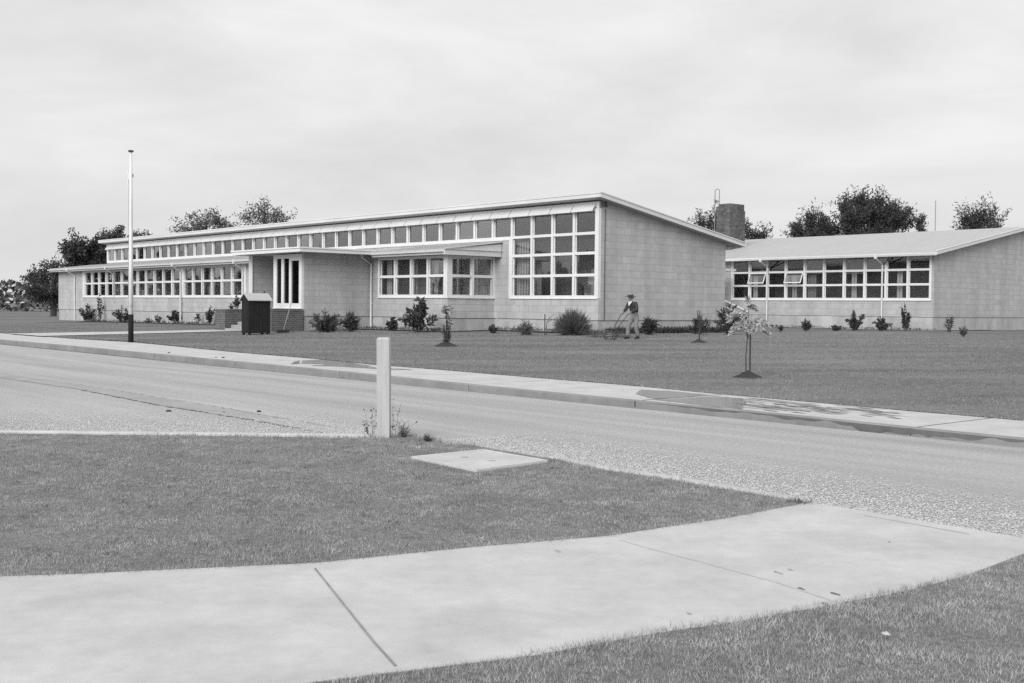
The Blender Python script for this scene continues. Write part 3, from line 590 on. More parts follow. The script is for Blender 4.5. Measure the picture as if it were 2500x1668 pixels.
# ------------------------------------------------------------------ the separate classroom block on the right
cls = root_at('classroom_block', 'low block classroom building with white sheet roof and open awning windows', 'building', 0, 24)
mb = MB(); mb.st(-2.07, 13.6, 0, .22, 1.2, 2.10); mb.st(-2.07, -1.93, 0, .22, 2.10, 4.62); mb.st(11.63, 13.6, 0, .22, 2.10, 4.62)
PK = [(.22, 1.2), (20.8, 1.2), (20.8, 4.62), (10.5, 6.42), (.22, 4.62)]
mb.prism_s(PK, -2.07, -1.85); mb.prism_s(PK, 30, 30.2); mb.st(-2.07, 30.2, 20.8, 21.0, 1.2, 4.62); mb.st(13.6, 30.2, 0, .22, 1.2, 4.62); mb.build('wall', M['block'], cls)
mb = MB(); mb.st(-2.04, 30.1, .03, 20.9, -.3, 1.185); mb.build('plinth', M['plinth'], cls)
mb = MB(); mb.st(-2.055, 30.1, .012, 20.95, 1.185, 1.2); mb.build('damp_course_shadow', M['groove'], cls)
mb = MB(); mb.st(4.23, 4.95, .0, .029, .2, 1.18); mb.build('underfloor_hatch', M['hatch'], cls)
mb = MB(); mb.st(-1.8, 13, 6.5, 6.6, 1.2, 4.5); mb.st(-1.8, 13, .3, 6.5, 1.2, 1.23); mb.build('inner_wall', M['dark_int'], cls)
mb = MB()
for k in range(5): mb.st(.4 + k * 2.4, 1.7 + k * 2.4, 2.2, 2.8, 1.23, 1.95)
mb.build('school_desks', M['interior'], cls)
mb = MB()
for k in range(6): mb.st(5.65 + k * .1, 5.7 + k * .1, .35, .38, 2.2, 3.9)
mb.build('curtain', M['curtain'], cls)
for c0 in (.0, 2.9, 7.0, 9.9):
    mb = MB()
    for k in range(4): mb.st(c0 + k * .09, c0 + .075 + k * .09, .35 + .03 * (k % 2), .38 + .03 * (k % 2), 2.2, 3.9)
    mb.build('curtain', M['interior'], cls)
lv = [2.19, 3.00, 3.82, 4.60]
for k in range(10):
    u0 = -1.865 + k * 1.3495
    window(cls, 'F', 0, u0, u0 + 1.3495, lv, M['glass'], first=(k == 0), sash=1 if k in (6, 8) else None)
mb = MB(); mb.st(-1.95, 11.68, -.06, -.0, 2.09, 2.135); mb.build('sill', M['white'], cls)
rz = lambda t: 4.61 + .175 * (t + .7)
mb = MB(); mb.prism_s([(-.7, rz(-.7)), (10.5, rz(10.5)), (21.7, rz(-.7)), (21.7, rz(-.7) + .12), (10.5, rz(10.5) + .12), (-.7, rz(-.7) + .12)], -2.55, 30.5)
for k in range(48):
    u = -2.5 + k * .68; mb.prism_s([(-.72, rz(-.72) + .121), (10.45, rz(10.45) + .121), (10.45, rz(10.45) + .127), (-.72, rz(-.72) + .127)], u - .008, u + .008)
rf = mb.build('roof', M['roofing'], cls)
mb = MB()
for a, b in ((-2.60, -2.55),):
    mb.prism_s([(-.72, rz(-.72) - .03), (10.5, rz(10.5) - .03), (21.7, rz(-.7) - .03), (21.7, rz(-.7) + .15), (10.5, rz(10.5) + .15), (-.72, rz(-.72) + .15)], a, b)
    mb.prism_s([(-.74, rz(-.74) + .151), (10.5, rz(10.5) + .151), (10.5, rz(10.5) + .18), (-.74, rz(-.74) + .18)], a - .02, b + .06)
mb.build('barge_board', M['trim'], rf)
mb = MB(); mb.prism_s([(-.71, 4.54), (-.84, 4.54), (-.87, 4.65), (-.85, 4.65), (-.83, 4.56), (-.72, 4.56)], -2.55, 30); mb.st(-2.55, 30, -.71, -.69, 4.56, 4.70); mb.build('gutter', M['trim'], rf)
mb = MB(); mb.st(-2.5, 30, -.69, -.005, 4.62, 4.64); mb.build('soffit', M['soffit'], rf)
for s_, h_ in ((8.85, 8.85), (1.0, 1.0)):
    downpipe(s_, -.02, 4.66, cls, .25, h_, rt=-.80)
    mb = MB(); mb.tube([(-s_ + .05, -.1, 4.12), (-s_ + .75, -.62, 4.52)], .035, 6); mb.build('stay_pipe', M['darkmetal'], cls)
# side entrance between the two blocks: small hood, stair rails
mb = MB(); mb.st(10.4, 14, -3.2, -1.2, 3.88, 4.02); mb.st(10.36, 14, -3.25, -3.2, 3.84, 4.05); mb.build('door_hood', M['trim'], cls)
mb = MB(); mb.st(11.7, 14.0, -1.3, -1.1, 1.0, 3.88); mb.build('link_wall', M['block'], cls)
mb = MB()
for k in range(5): mb.st(9.2 + k * .32, 14 , -2.5, -1.2, .3 + .15 * k, .45 + .15 * k)
mb.build('side_steps', M['step'], cls)
mb = MB()
for t_ in (-2.55, -1.25):
    for dz in (.0, .42): mb.tube([(-11.4, t_, 1.72 + dz), (-9.3, t_, .92 + dz)], .035, 6)
    for s_, z_ in ((11.3, 2.1), (9.35, 1.4)): mb.tube([(-s_, t_, .4), (-s_, t_, z_)], .035, 6)
mb.build('stair_rail', M['white'], cls)

# brick chimney with ladder hoops, behind the hall's low eave
chm = root_at('brick_chimney', 'square brown brick chimney with sooty streaks rising behind the school roof', 'chimney', 15.0, 28.0)
mb = MB(); mb.hexa([(-1.42, -.04, 0), (0, -.04, 0), (0, 1.70, 0), (-1.42, 1.70, 0), (-1.12, -.0, 8.3), (0, -.0, 8.3), (0, 1.68, 8.3), (-1.12, 1.68, 8.3)]); mb.build('shaft', M['chimney'], chm)
mb = MB(); mb.box(-1.05, -.05, .05, 1.63, 8.3, 8.74); mb.build('cap', M['chimney'], chm)
mb = MB(); mb.box(-.03, .025, .0, .09, .0, 8.1); mb.build('corner_pilaster', M['chimney'], chm)
mb = MB(); mb.tube([(-1.32, .02, 6.8), (-1.32, .02, 9.7), (-1.28, .06, 9.78), (-1.16, .2, 9.78), (-1.12, .24, 9.7), (-1.12, .24, 6.8)], .03, 6); mb.build('ladder_hoop', M['metal'], chm)

# ------------------------------------------------------------------ brick planters, cupboard, broom, flagpole, post, slab
def planter(label, s0, s1, t0, t1, zt):
    r = root_at('brick_planter', label, 'planter', (s0 + s1) / 2, t0, 0, group='brick planters flanking the entrance steps')
    w = (s1 - s0) / 2; d = t1 - t0; mb = MB()
    for a, b, c, e in ((-w, w, 0, .23), (-w, w, d - .23, d), (-w, -w + .23, .23, d - .23), (w - .23, w, .23, d - .23)): mb.box(a, b, c, e, 0, zt - .115)
    mb.build('brick_wall', M['brick'], r)
    mb = MB(); n = 0
    for a, b, c, e, ax in ((-w - .012, w + .012, -.012, .23, 0), (-w - .012, w + .012, d - .23, d, 0), (-w - .012, -w + .23, .23, d - .23, 1), (w - .23, w + .012, .23, d - .23, 1)):
        L_ = (b - a) if ax == 0 else (e - c); k = max(1, int(L_ / .098))
        for i in range(k):
            p0 = i * L_ / k + .006; p1 = (i + 1) * L_ / k - .006
            if ax == 0: mb.box(a + p0, a + p1, c, e, zt - .113, zt)
            else: mb.box(a, b, c + p0, c + p1, zt - .113, zt)
    mb.build('coping', M['brick'], r)
    mb = MB(); mb.box(-w + .2, w - .2, .2, d - .2, .1, zt - .09); mb.build('planter_soil', M['soil'], r)
    return r
planter('brown brick planter box below the three tall porch windows', 12.86, 15.58, -8.2, -6.52, 1.315)
planter('narrow brown brick planter left of the entrance steps', 17.4, 18.43, -8.2, -6.55, 1.285)

x, y, z = on_lawn(607, 818.5)
cup = thing('wooden_cupboard', 'dark wooden cupboard with pale gabled lid standing on the lawn edge', 'cupboard', (x, y, z), ROTZ)
# local x runs right along the front, local y to the back: the long side faces right
cw, cl = .62, 1.02
mb = MB(); mb.prism_z([(-cw, 0), (0, 0), (0, cl), (-cw, cl)], .08, 1.52)
mb.add([(-cw, 0, 1.52), (0, 0, 1.52), (-cw / 2, 0, 1.74), (-cw, cl, 1.52), (0, cl, 1.52), (-cw / 2, cl, 1.74)], [(0, 1, 2), (5, 4, 3), (0, 2, 5, 3), (1, 4, 5, 2)])
mb.build('cabinet', M['darkwood'], cup)
mb = MB()
for sgn in (-1, 1):
    xa = -cw / 2; xb = -cw / 2 + sgn * (cw / 2 + .10); zb = 1.52 - .10 * .22 / (cw / 2) + .02; zt_ = 1.765
    mb.hexa([(xa, -.07, zt_ - .02), (xb, -.07, zb - .02), (xb, cl + .07, zb - .02), (xa, cl + .07, zt_ - .02), (xa, -.07, zt_ + .012), (xb, -.07, zb + .012), (xb, cl + .07, zb + .012), (xa, cl + .07, zt_ + .012)])
mb.build('lid', M['roofing'], cup)
mb = MB()
for a in (-cw + .02, -.10):
    for b in (.03, cl - .12): mb.box(a, a + .08, b, b + .09, -.12, .079)
mb.build('foot', M['black'], cup)
mb = MB()
for k in range(1, 8): mb.box(-.001, .006, k * cl / 8 - .004, k * cl / 8 + .004, .1, 1.5)
mb.box(.0, .02, .46, .56, .82, .9); mb.build('batten', M['black'], cup)

bx0, by0, bz0 = on_lawn(691, 813)
brm = thing('push_broom', 'wooden push broom leaning against the right brick planter', 'broom', (bx0, by0, bz0), ROTZ)
mb = MB(); mb.tube([(0, 0, .06), (-.36, .62, 1.34)], .018, 8); mb.build('handle', M['broomwood'], brm)
mb = MB(); mb.box(-.06, .06, -.30, .30, .07, .13); mb.box(-.05, .05, -.29, .29, 0.0, .07); mb.build('head', M['bristle'], brm)

x, y, z = on_lawn(319.5, 834)
fp = thing('flagpole', 'tall white flagpole with black base and flat cap', 'flagpole', (x, y, z))
mb = MB(); mb.tube([(0, 0, .99), (0, 0, 3), (0, 0, 5), (0, 0, 6.9)], [.088, .074, .06, .043], 12); mb.build('pole', M['white'], fp, smooth=True)
mb = MB(); mb.tube([(0, 0, -.1), (0, 0, .99)], [.095, .093], 12); mb.build('base', M['black'], fp, smooth=True)
mb = MB(); mb.lathe([(.03, 6.9), (.10, 6.92), (.10, 6.965), (.03, 6.985)], 14); mb.build('cap', M['darkmetal'], fp)
mb = MB(); mb.box(.04, .09, -.03, .03, 6.0, 6.12); mb.tube([(-.07, -.05, 1.25), (-.07, -.06, 3.0), (-.06, -.05, 5.9)], .006, 5); mb.box(-.02, .12, -.1, -.06, 1.28, 1.31); mb.build('halyard', M['metal'], fp)
mb = MB(); pts = [(-.08 + .02 * math.sin(k * 1.7), -.03, 5.55 + k * .1) for k in range(8)]; mb.tube(pts, .022, 6); mb.build('rope_coil', M['white'], fp)

x, y = at(937.5, 1074)
pst = MB(); h = .0735
pst.add([(-h, -h, -.1), (h, -h, -.1), (h, h, -.1), (-h, h, -.1), (-h, -h, 1.165), (h, -h, 1.165), (h, h, 1.165), (-h, h, 1.165), (-h + .014, -h + .014, 1.182), (h - .014, -h + .014, 1.182), (h - .014, h - .014, 1.182), (-h + .014, h - .014, 1.182)],
        [(3, 2, 1, 0), (0, 1, 5, 4), (1, 2, 6, 5), (2, 3, 7, 6), (3, 0, 4, 7), (4, 5, 9, 8), (5, 6, 10, 9), (6, 7, 11, 10), (7, 4, 8, 11), (8, 9, 10, 11)])
p = pst.build('white_post', M['post'], bevel=.006); p.location = (x, y, 0); p.rotation_euler = (R(0.5), R(-0.4), R(-2)); tag(p, 'square white wooden post standing at the street corner', 'post')
sp = [at(*q, .05) for q in ((1003, 1115.7), (1163.4, 1148), (1338.7, 1124.7), (1180, 1098))]
cx_, cy_ = np.mean(sp, 0); mb = MB(); mb.prism_z([(a - cx_, b - cy_) for a, b in sp], -.08, .05)
for i in range(4):
    a, b = Vector(sp[i]) - Vector((cx_, cy_)), Vector(sp[(i + 1) % 4]) - Vector((cx_, cy_)); mb.hexa([(*(a * .995), .05), (*(b * .995), .05), (*(b * .91), .05), (*(a * .91), .05), (*(a * .99), .058), (*(b * .99), .058), (*(b * .92), .058), (*(a * .92), .058)])
sb = mb.build('access_slab', M['concrete'], bevel=.012); sb.location = (cx_, cy_, 0); tag(sb, 'square concrete access slab set in the verge grass', 'slab')
mb = MB()
for q in ((-.15, .1), (.12, -.12)): mb.lathe([(.035, .0505), (.035, .054), (.02, .055)], 10, (q[0], q[1], 0))
mb.build('lifting_eye', M['channel'], sb)

# garden sprinkler on a standpipe
x, y, z = on_lawn(1240, 833)
spk = thing('garden_sprinkler', 'thin pale sprinkler standpipe with a long crossbar on the lawn', 'sprinkler', (x, y, z))
mb = MB(); mb.tube([(.06, 0, -.03), (.03, .0, .72)], .007, 6); mb.build('standpipe', M['metal'], spk)
mb = MB(); mb.tube([(-.38, 0, .78), (-.30, 0, .72), (.42, 0, .735)], .007, 6); mb.tube([(-.44, 0, .86), (-.36, 0, .75)], [.022, .009], 6); mb.build('crossbar', M['roofing'], spk)
mb = MB(); mb.tube([(.05, 0, .12), (-.10, -.06, -.02)], .014, 6); mb.tube([(.05, 0, .12), (.02, -.14, -.02)], .016, 6); mb.build('foot', M['metal'], spk)

# aerial mast behind the classroom roof
q = at(2275, 760, 1.0); ms = root_at('aerial_mast', 'thin pale mast sticking up behind the classroom roof ridge', 'mast', 7.1, 41.0)
mb = MB(); mb.tube([(0, 0, 0), (0, 0, 9.3)], .03, 6); mb.build('mast_pole', M['metal'], ms); mb = MB(); mb.box(-.12, .12, -.12, .12, 0, .3); mb.build('mast_foot', M['step'], ms)

# ------------------------------------------------------------------ plants
def leaf_quads(c, d, length, width, flat_=0.5):
    """leaves from centres c, directions d (unit, n x 3): a bent pair would be lost at this size, so one lozenge each"""
    n = len(c); L_ = length * rng.uniform(.6, 1.25, n)[:, None]; w_ = width * rng.uniform(.6, 1.25, n)[:, None]
    r = rng.normal(0, 1, (n, 3)); r[:, 2] *= flat_; sd = np.cross(d, r); sd /= np.linalg.norm(sd, axis=1)[:, None] + 1e-9
    q = np.stack([c, c + d * L_ * .5 + sd * w_, c + d * L_, c + d * L_ * .5 - sd * w_], 1); return q
def unit(a): return a / (np.linalg.norm(a, axis=-1, keepdims=True) + 1e-9)
def clear_of_wall(px, py, gap=.38):
    x, y, z = on_lawn(px, py)
    for _ in range(400):
        s_, t_ = ST(x, y)
        tf = 24 if s_ < -.3 and t_ > 9 else (FT if s_ > 18 else (-6.5 if s_ > 12.9 else (FT if s_ > 6.76 else (0 if s_ > 0 else 99))))
        if t_ < tf - gap and not (0 <= t_ < 9 and -gap < s_ < 3): break
        x *= .998; y *= .998
    return x, y, float(lawn_z(x, y))
def shrub(name, label, px, py, hpx, wpx, stems=9, leaves=40, leaf=(.16, .035), m='leaf_dark', droop=.2, up=1.0, start=.15, group='shrubs planted along the school walls', base=None, cat='shrub', stake=0, spread_base=.12, rad=.012):
    x, y, z = base if base else clear_of_wall(px, py)
    k = 2764 / y; H_ = hpx / k; Wd = wpx / k / 2
    o = thing(name, label, cat, (x, y, z), rng.uniform(0, 6), group)
    sm = MB(); cs, ds = [], []
    for i in range(stems):
        a = 2 * math.pi * i / stems + rng.normal(0, .35); sp_ = Wd * (rng.uniform(.25, 1.0) if i else .08); hh = H_ * (1.0 if i == 0 else rng.uniform(.45, .97) * (1 - .35 * (sp_ / Wd) ** 2 * (1 - up * .5)))
        p0 = np.array([math.cos(a), math.sin(a), 0]) * Wd * spread_base; p3 = np.array([math.cos(a) * sp_, math.sin(a) * sp_, hh])
        pm = p0 * .5 + p3 * .5 + np.array([0, 0, hh * .12]) - np.array([math.cos(a), math.sin(a), 0]) * sp_ * .15
        t = np.linspace(0, 1, 6)[:, None]; pts = (1 - t) ** 2 * p0 + 2 * t * (1 - t) * pm + t ** 2 * p3; pts[0, 2] = -.05
        sm.tube([tuple(q) for q in pts], [rad * (1 - .7 * j / 5) for j in range(6)], 5)
        u = rng.uniform(start, 1.0, leaves)[:, None]; c = (1 - u) ** 2 * p0 + 2 * u * (1 - u) * pm + u ** 2 * p3
        dr = unit(p3 - p0) * .5 + unit(rng.normal(0, 1, (leaves, 3))) * .9 + np.array([0, 0, .35 - droop]); cs.append(c); ds.append(unit(dr))
    sm.build('stem', M['bark'], o)
    fast_mesh('foliage', leaf_quads(np.concatenate(cs), np.concatenate(ds), leaf[0], leaf[1]), 4, M[m], o)
    if stake:
        mb = MB(); mb.tube([(.05, -.04, -.1), (.05, -.04, stake)], .016, 6); mb.build('stake', M['stake'], o)
    return o
SH = [  # label, x, y, height, width, options
 ('dark bushy shrub at the far left end of the low wing', 214, 781, 42, 66, dict(stems=14, leaves=60)),
 ('thin upright sapling before the left wing window end', 243, 781, 66, 26, dict(stems=4, leaves=34, leaf=(.2, .05), up=1)),
 ('broad dark shrub just left of the flagpole', 300, 784, 40, 72, dict(stems=15, leaves=60)),
 ('tiny low plant just right of the flagpole', 362, 784, 12, 20, dict(stems=5, leaves=16, leaf=(.12, .03))),
 ('small dark tuft between flagpole and arching shrub', 386, 787, 20, 14, dict(stems=5, leaves=20)),
 ('arching dark shrub beside the left wing downpipe', 424, 787, 32, 32, dict(stems=12, leaves=40, start=.4)),
 ('sparse twiggy plant right of the left wing downpipe', 483, 788, 28, 20, dict(stems=5, leaves=14, start=.3)),
 ('tall dark shrub against the left brick planter', 513, 790, 46, 30, dict(stems=9, leaves=46)),
 ('wide low shrub under the porch side wall', 796, 812, 48, 96, dict(stems=26, leaves=46, leaf=(.24, .026))),
 ('spiky shrub left of the porch corner downpipe', 856, 811, 46, 54, dict(stems=13, leaves=36, leaf=(.26, .024))),
 ('round leafy shrub under the bay window left end', 958, 808, 33, 38, dict(stems=10, leaves=34, leaf=(.17, .05))),
 ('tall broad leaved shrub below the bay window', 1022, 812, 80, 92, dict(stems=15, leaves=32, leaf=(.32, .065), droop=.45, start=.3, rad=.018)),
 ('small square dark shrub right of the bay corner', 1203, 814, 20, 24, dict(stems=8, leaves=30, leaf=(.12, .05))),
 ('grassy clump behind the sprinkler standpipe', 1282, 819, 30, 50, dict(stems=16, leaves=26, leaf=(.26, .018), m='leaf_grey', start=.1)),
 ('spiky dark shrub right behind the mowing man', 1583, 818, 40, 46, dict(stems=13, leaves=46, leaf=(.24, .03))),
 ('loose shrub with a tall stake by the gable wall', 1706, 817, 40, 58, dict(stems=11, leaves=36, stake=1.02, leaf=(.2, .03))),
 ('large fan shaped shrub at the gable wall right corner', 1780, 818, 74, 66, dict(stems=15, leaves=64, up=1, leaf=(.24, .026), rad=.016)),
 ('tiny shrub left of the underfloor hatch row', 1907, 802, 13, 11, dict(stems=5, leaves=18, leaf=(.12, .04))),
 ('small dark shrub left of the pale hatch', 1967, 803, 26, 30, dict(stems=9, leaves=34)),
 ('low dark tuft right of the pale hatch', 2040, 804, 12, 32, dict(stems=10, leaves=22, leaf=(.14, .04))),
 ('rounded dark shrub left of the classroom downpipe', 2085, 806, 46, 44, dict(stems=14, leaves=60)),
 ('spreading shrub below the classroom downpipe', 2152, 808, 34, 56, dict(stems=12, leaves=44)),
 ('tall tiered shrub right of the classroom downpipe', 2210, 808, 64, 50, dict(stems=9, leaves=56, up=1)),
 ('thin upright plant by the classroom end wall', 2319, 811, 42, 24, dict(stems=7, leaves=30, leaf=(.16, .02))),
 ('small pale plant at the far right of the lawn', 2352, 824, 26, 26, dict(stems=7, leaves=22, m='leaf_grey')),
]
for lab, x, y, h, w, k in SH: shrub('shrub', lab, x, y, h, w, **k)
# plants standing in the planters
def on_planter(s, t, z): return W(s, t, z)
shrub('potted_plant', 'dark drooping plant growing from the left planter', 0, 0, 34, 30, stems=6, leaves=13, leaf=(.2, .05), start=.45, base=on_planter(17.95, -7.3, 1.19), group='plants in the brick planters', cat='plant')
shrub('potted_plant', 'leafy plant standing before the porch glass screen', 0, 0, 40, 22, stems=6, leaves=14, leaf=(.2, .05), m='leaf_mid', base=on_planter(14.75, -7.5, 1.22), group='plants in the brick planters', cat='plant')
# big fine-leaved bush, a mass of thin blades
x, y, z = on_lawn(1397, 819); k_ = 2764 / y
o = thing('broom_bush', 'big round bush of fine upright blades under the large window', 'bush', (x, y, z))
n = 4300; a = rng.uniform(0, 2 * np.pi, n); el = np.arccos(rng.uniform(.0, 1, n)); rr = .5 + .5 * rng.uniform(0, 1, n) ** .5
d = np.c_[np.sin(el) * np.cos(a) * 1.0, np.sin(el) * np.sin(a) * .8, np.cos(el) * 1.42 + .16]; Rb = 43 / k_
c = d * (rr * Rb * (.22 + .74 * rng.beta(1.6, 1.4, n)))[:, None]; c[:, 2] *= .9; fast_mesh('foliage', leaf_quads(c, unit(d + rng.normal(0, .18, (n, 3))), .36, .011), 4, M['leaf_grey'], o)
mb = MB()
for k in range(7): mb.tube([(0, 0, -.05), (math.cos(k) * .25, math.sin(k) * .2, .7)], [.02, .008], 5)
mb.build('stem', M['bark'], o)
# bare sapling tied to a stake
x, y, z = on_lawn(1334, 819); o = thing('bare_sapling', 'bare forked sapling tied to a short stake beside the round bush', 'sapling', (x, y, z))
mb = MB(); mb.tube([(0, 0, -.05), (.0, 0, .5), (.12, 0, .72), (.42, .05, .92)], [.018, .015, .01, .005], 5); mb.tube([(.03, 0, .55), (.3, .03, .66), (.62, 0, .78)], [.01, .007, .004], 5)
mb.tube([(.1, 0, .7), (.3, 0, .62), (.5, .1, .6)], [.008, .006, .003], 5); mb.build('trunk', M['bark'], o)
mb = MB(); mb.tube([(-.07, 0, -.1), (-.07, 0, .86)], .022, 6); mb.build('stake', M['stake'], o)
def staked_tree(label, px, py, h, crown_px, mound_px, m, leaf, n, bottom=.42, stake_h=.8, droop=.5, bushy=False):
    x, y, z = on_lawn(px, py); k = 2764 / y; H_ = h / k
    o = thing('staked_tree', label, 'young tree', (x, y, z), 0, 'staked young trees in mounds on the lawn')
    mb = MB(); sx = -.055 if not bushy else .04
    tr = [(sx, 0, 0), (sx - .01, .01, H_ * .25), (sx + .02, 0, H_ * .5), (sx + .03, 0, H_ * .75), (sx + .04, 0, H_ * .96)]; mb.tube(tr, [.014, .012, .010, .008, .004], 6)
    cs, ds = [], []; br = 16 if not bushy else 12
    for i in range(br):
        zz = H_ * rng.uniform(bottom, .92); a = 2.4 * i; L_ = crown_px / k / 2 * rng.uniform(.5, 1.05) * (1.0 if zz < H_ * .8 else .7)
        tip = np.array([sx + math.cos(a) * L_, math.sin(a) * L_, zz + L_ * rng.uniform(.1, .5)]); b0 = np.array([sx, 0, zz]); mid = (b0 + tip) / 2 + np.array([0, 0, L_ * .25])
        t = np.linspace(0, 1, 5)[:, None]; pts = (1 - t) ** 2 * b0 + 2 * t * (1 - t) * mid + t ** 2 * tip; pts[-1, 2] -= L_ * droop * .5
        mb.tube([tuple(q) for q in pts], [.006, .005, .004, .003, .002], 4)
        u = rng.uniform(.2, 1, n)[:, None]; c = (1 - u) ** 2 * b0 + 2 * u * (1 - u) * mid + u ** 2 * tip; c[:, 2] -= (u[:, 0] ** 3) * L_ * droop * .5
        cs.append(c); ds.append(unit(unit(tip - b0) * .3 + rng.normal(0, .55, (n, 3)) + np.array([0, 0, -droop])))
    mb.build('trunk', M['bark'], o); fast_mesh('crown', leaf_quads(np.concatenate(cs), np.concatenate(ds), *leaf), 4, M[m], o)
    mb = MB(); mb.tube([(.015, -.02, -.2), (.015, -.02, stake_h)], .017, 6); mb.build('stake', M['stake'], o)
    mr = mound_px / k / 2; mb = MB(); vs = []; rings = 7; seg = 22
    for i in range(rings):
        q = i / (rings - 1)
        for j in range(seg):
            w = 2 * math.pi * j / seg; r_ = mr * q * (1 + .16 * math.sin(3 * w + px) + .1 * math.sin(7 * w)); vs.append((r_ * math.cos(w), r_ * math.sin(w) * .95, .17 * mr / .38 * (1 - q) ** 1.15 + (rng.normal(0, .008) if i < rings - 1 else -.02)))
    mb.add(vs, [(i * seg + j, i * seg + (j + 1) % seg, (i + 1) * seg + (j + 1) % seg, (i + 1) * seg + j) for i in range(rings - 1) for j in range(seg)]); mb.build('soil_mound', M['soil'], o, smooth=True)
    return o
staked_tree('young staked tree with pale drooping leaves, nearest the footpath', 1828, 922, 205, 106, 74, 'leaf_pale', (.085, .018), 190, bottom=.50, stake_h=1.12, droop=.85)
staked_tree('short staked tree with pale leafy top left of the mower', 1088, 846, 106, 46, 62, 'leaf_pale', (.13, .022), 70, bottom=.74, stake_h=1.25, bushy=True)
staked_tree('small bare staked sapling on the lawn before the gable', 1706, 837, 76, 24, 44, 'leaf_mid', (.10, .02), 5, bottom=.25, stake_h=1.1, bushy=True)
xm, ym, zm = on_lawn(1095, 846)
shrub('tussock', 'upright dark foliage hugging the stake of the short tree', 1091, 846, 80, 24, stems=8, leaves=22, leaf=(.17, .022), m='leaf_mid', up=1, group='tussocks round the lawn', cat='tussock')

# soil beds and low border growth along the wall feet
def bed(pts, label_w=.55):
    mb = MB(); v = []
    for (s_, t_) in pts: x, y, _ = W(s_, t_); v.append((x, y, float(lawn_z(x, y)) + .02))
    mb.add(v, [tuple(range(len(v)))]); return mb
mb = MB()
for poly in ([(50, FT - .02), (50, FT - .75), (34, FT - .65), (18.5, FT - .8), (18.5, FT - .02)], [(12.88, -6.4), (12.15, -6.5), (12.2, FT - .6), (6.2, FT - .7), (6.1, -.65), (-.5, -.75), (-.7, 8.2), (-.02, 8.4), (-.02, -.02), (6.74, -.02), (6.74, FT - .02), (12.88, FT - .02)], [(11, 23.97), (11, 23.4), (4, 23.25), (-2.6, 23.2), (-2.8, 30), (-2.1, 30), (-2.1, 23.97)]):
    v = [];
    for s_, t_ in poly: x, y, _ = W(s_, t_); v.append((x, y, float(lawn_z(x, y)) + .025))
    mb.add(v, [tuple(range(len(v)))])
bedo = mb.build('garden_bed', M['soil']); kind(bedo, 'structure')
def border(name, label, segs, per, h, w, m):
    xs = []
    for (s0, t0), (s1, t1) in segs:
        n = int(math.hypot(s1 - s0, t1 - t0) * per); q = rng.uniform(0, 1, n); cl = np.sin(q * 37) * .5 + np.sin(q * 91 + 1) * .5; keep = rng.uniform(-1.2, 1, n) < cl
        q = q[keep]; s_ = s0 + (s1 - s0) * q + rng.normal(0, .13, len(q)); t_ = t0 + (t1 - t0) * q + rng.normal(0, .13, len(q)); xs.append(np.c_[OX + U[0] * s_ + V[0] * t_, OY + U[1] * s_ + V[1] * t_])
    p = np.concatenate(xs); n = len(p); d = unit(np.c_[rng.normal(0, .6, n), rng.normal(0, .6, n), rng.uniform(.5, 1.2, n)])
    c = np.c_[p, lawn_z(p[:, 0], p[:, 1]) + rng.uniform(0, h * .6, n)]
    kind(tag(fast_mesh(name, leaf_quads(c, d, h, w), 4, M[m]), label, 'border plants'), 'stuff')
border('border_plants', 'low dark border plants along the gable wall foot', [((-.45, .6), (-.45, 8.2)), ((-.4, .2), (-.4, 8.2))], 260, .22, .022, 'leaf_dark')
border('border_plants', 'low grassy growth along the front wall feet', [((12.4, FT - .45), (6.3, FT - .5)), ((6.3, -.4), (-.6, -.55)), ((2.2, -.6), (-1.2, -.4)), ((12.4, -6), (12.3, FT - .4))], 170, .16, .014, 'leaf_grey')
border('border_plants', 'sparse dark weeds along the classroom wall foot', [((11, 23.6), (-2.6, 23.5))], 90, .13, .018, 'leaf_dark')
border('border_plants', 'sparse weeds along the low left wing foot', [((48, FT - .4), (19, FT - .45))], 70, .15, .016, 'leaf_dark')
# long grass where the man is mowing
g0, g1 = np.array(on_lawn(1446, 824)[:2]), np.array(on_lawn(1534, 825)[:2]); gq = np.concatenate([rng.normal(c_, .06, 75) for c_ in (.02, .16, .3, .42, .55, .66, .8, .97)])
gx = g0[0] + (g1[0] - g0[0]) * gq + rng.normal(0, .15, len(gq)); gy = g0[1] + (g1[1] - g0[1]) * gq + rng.normal(0, .22, len(gq))
kind(tag(blades('long_grass', gx, gy, lawn_z(gx, gy), .30 * (.45 + .55 * np.abs(np.sin(gq * 13))), .007, M['leaf_grey'], .9), 'uncut long grass in front of the push mower', 'grass'), 'stuff')

# weeds round the white post
for lab, px, py, h, w, kw in (('wispy seeding weed left of the white post', 905, 1074, 82, 70, dict(stems=7, leaves=9, leaf=(.03, .008), start=.35, rad=.0022)),
        ('tall thin seed stalks right of the white post', 958, 1073, 100, 120, dict(stems=7, leaves=8, leaf=(.035, .006), start=.3, rad=.0022)),
        ('dense grass tuft right of the white post', 985, 1074, 46, 44, dict(stems=30, leaves=4, leaf=(.10, .0025), start=.05, rad=.002)),
        ('small grass tuft further right on the kerb end', 1044, 1084, 24, 34, dict(stems=22, leaves=6, leaf=(.05, .004), start=.05, rad=.003)),
        ('grass tuft at the right tip of the verge', 1958, 1239, 16, 80, dict(stems=40, leaves=4, leaf=(.045, .0028), start=.05, rad=.0022))):
    bx1, by1 = at(px, py); shrub('weed', lab, px, py, h, w, m='leaf_mid', base=(bx1, by1, 0.0), group='weeds at the street corner', cat='weed', **kw)

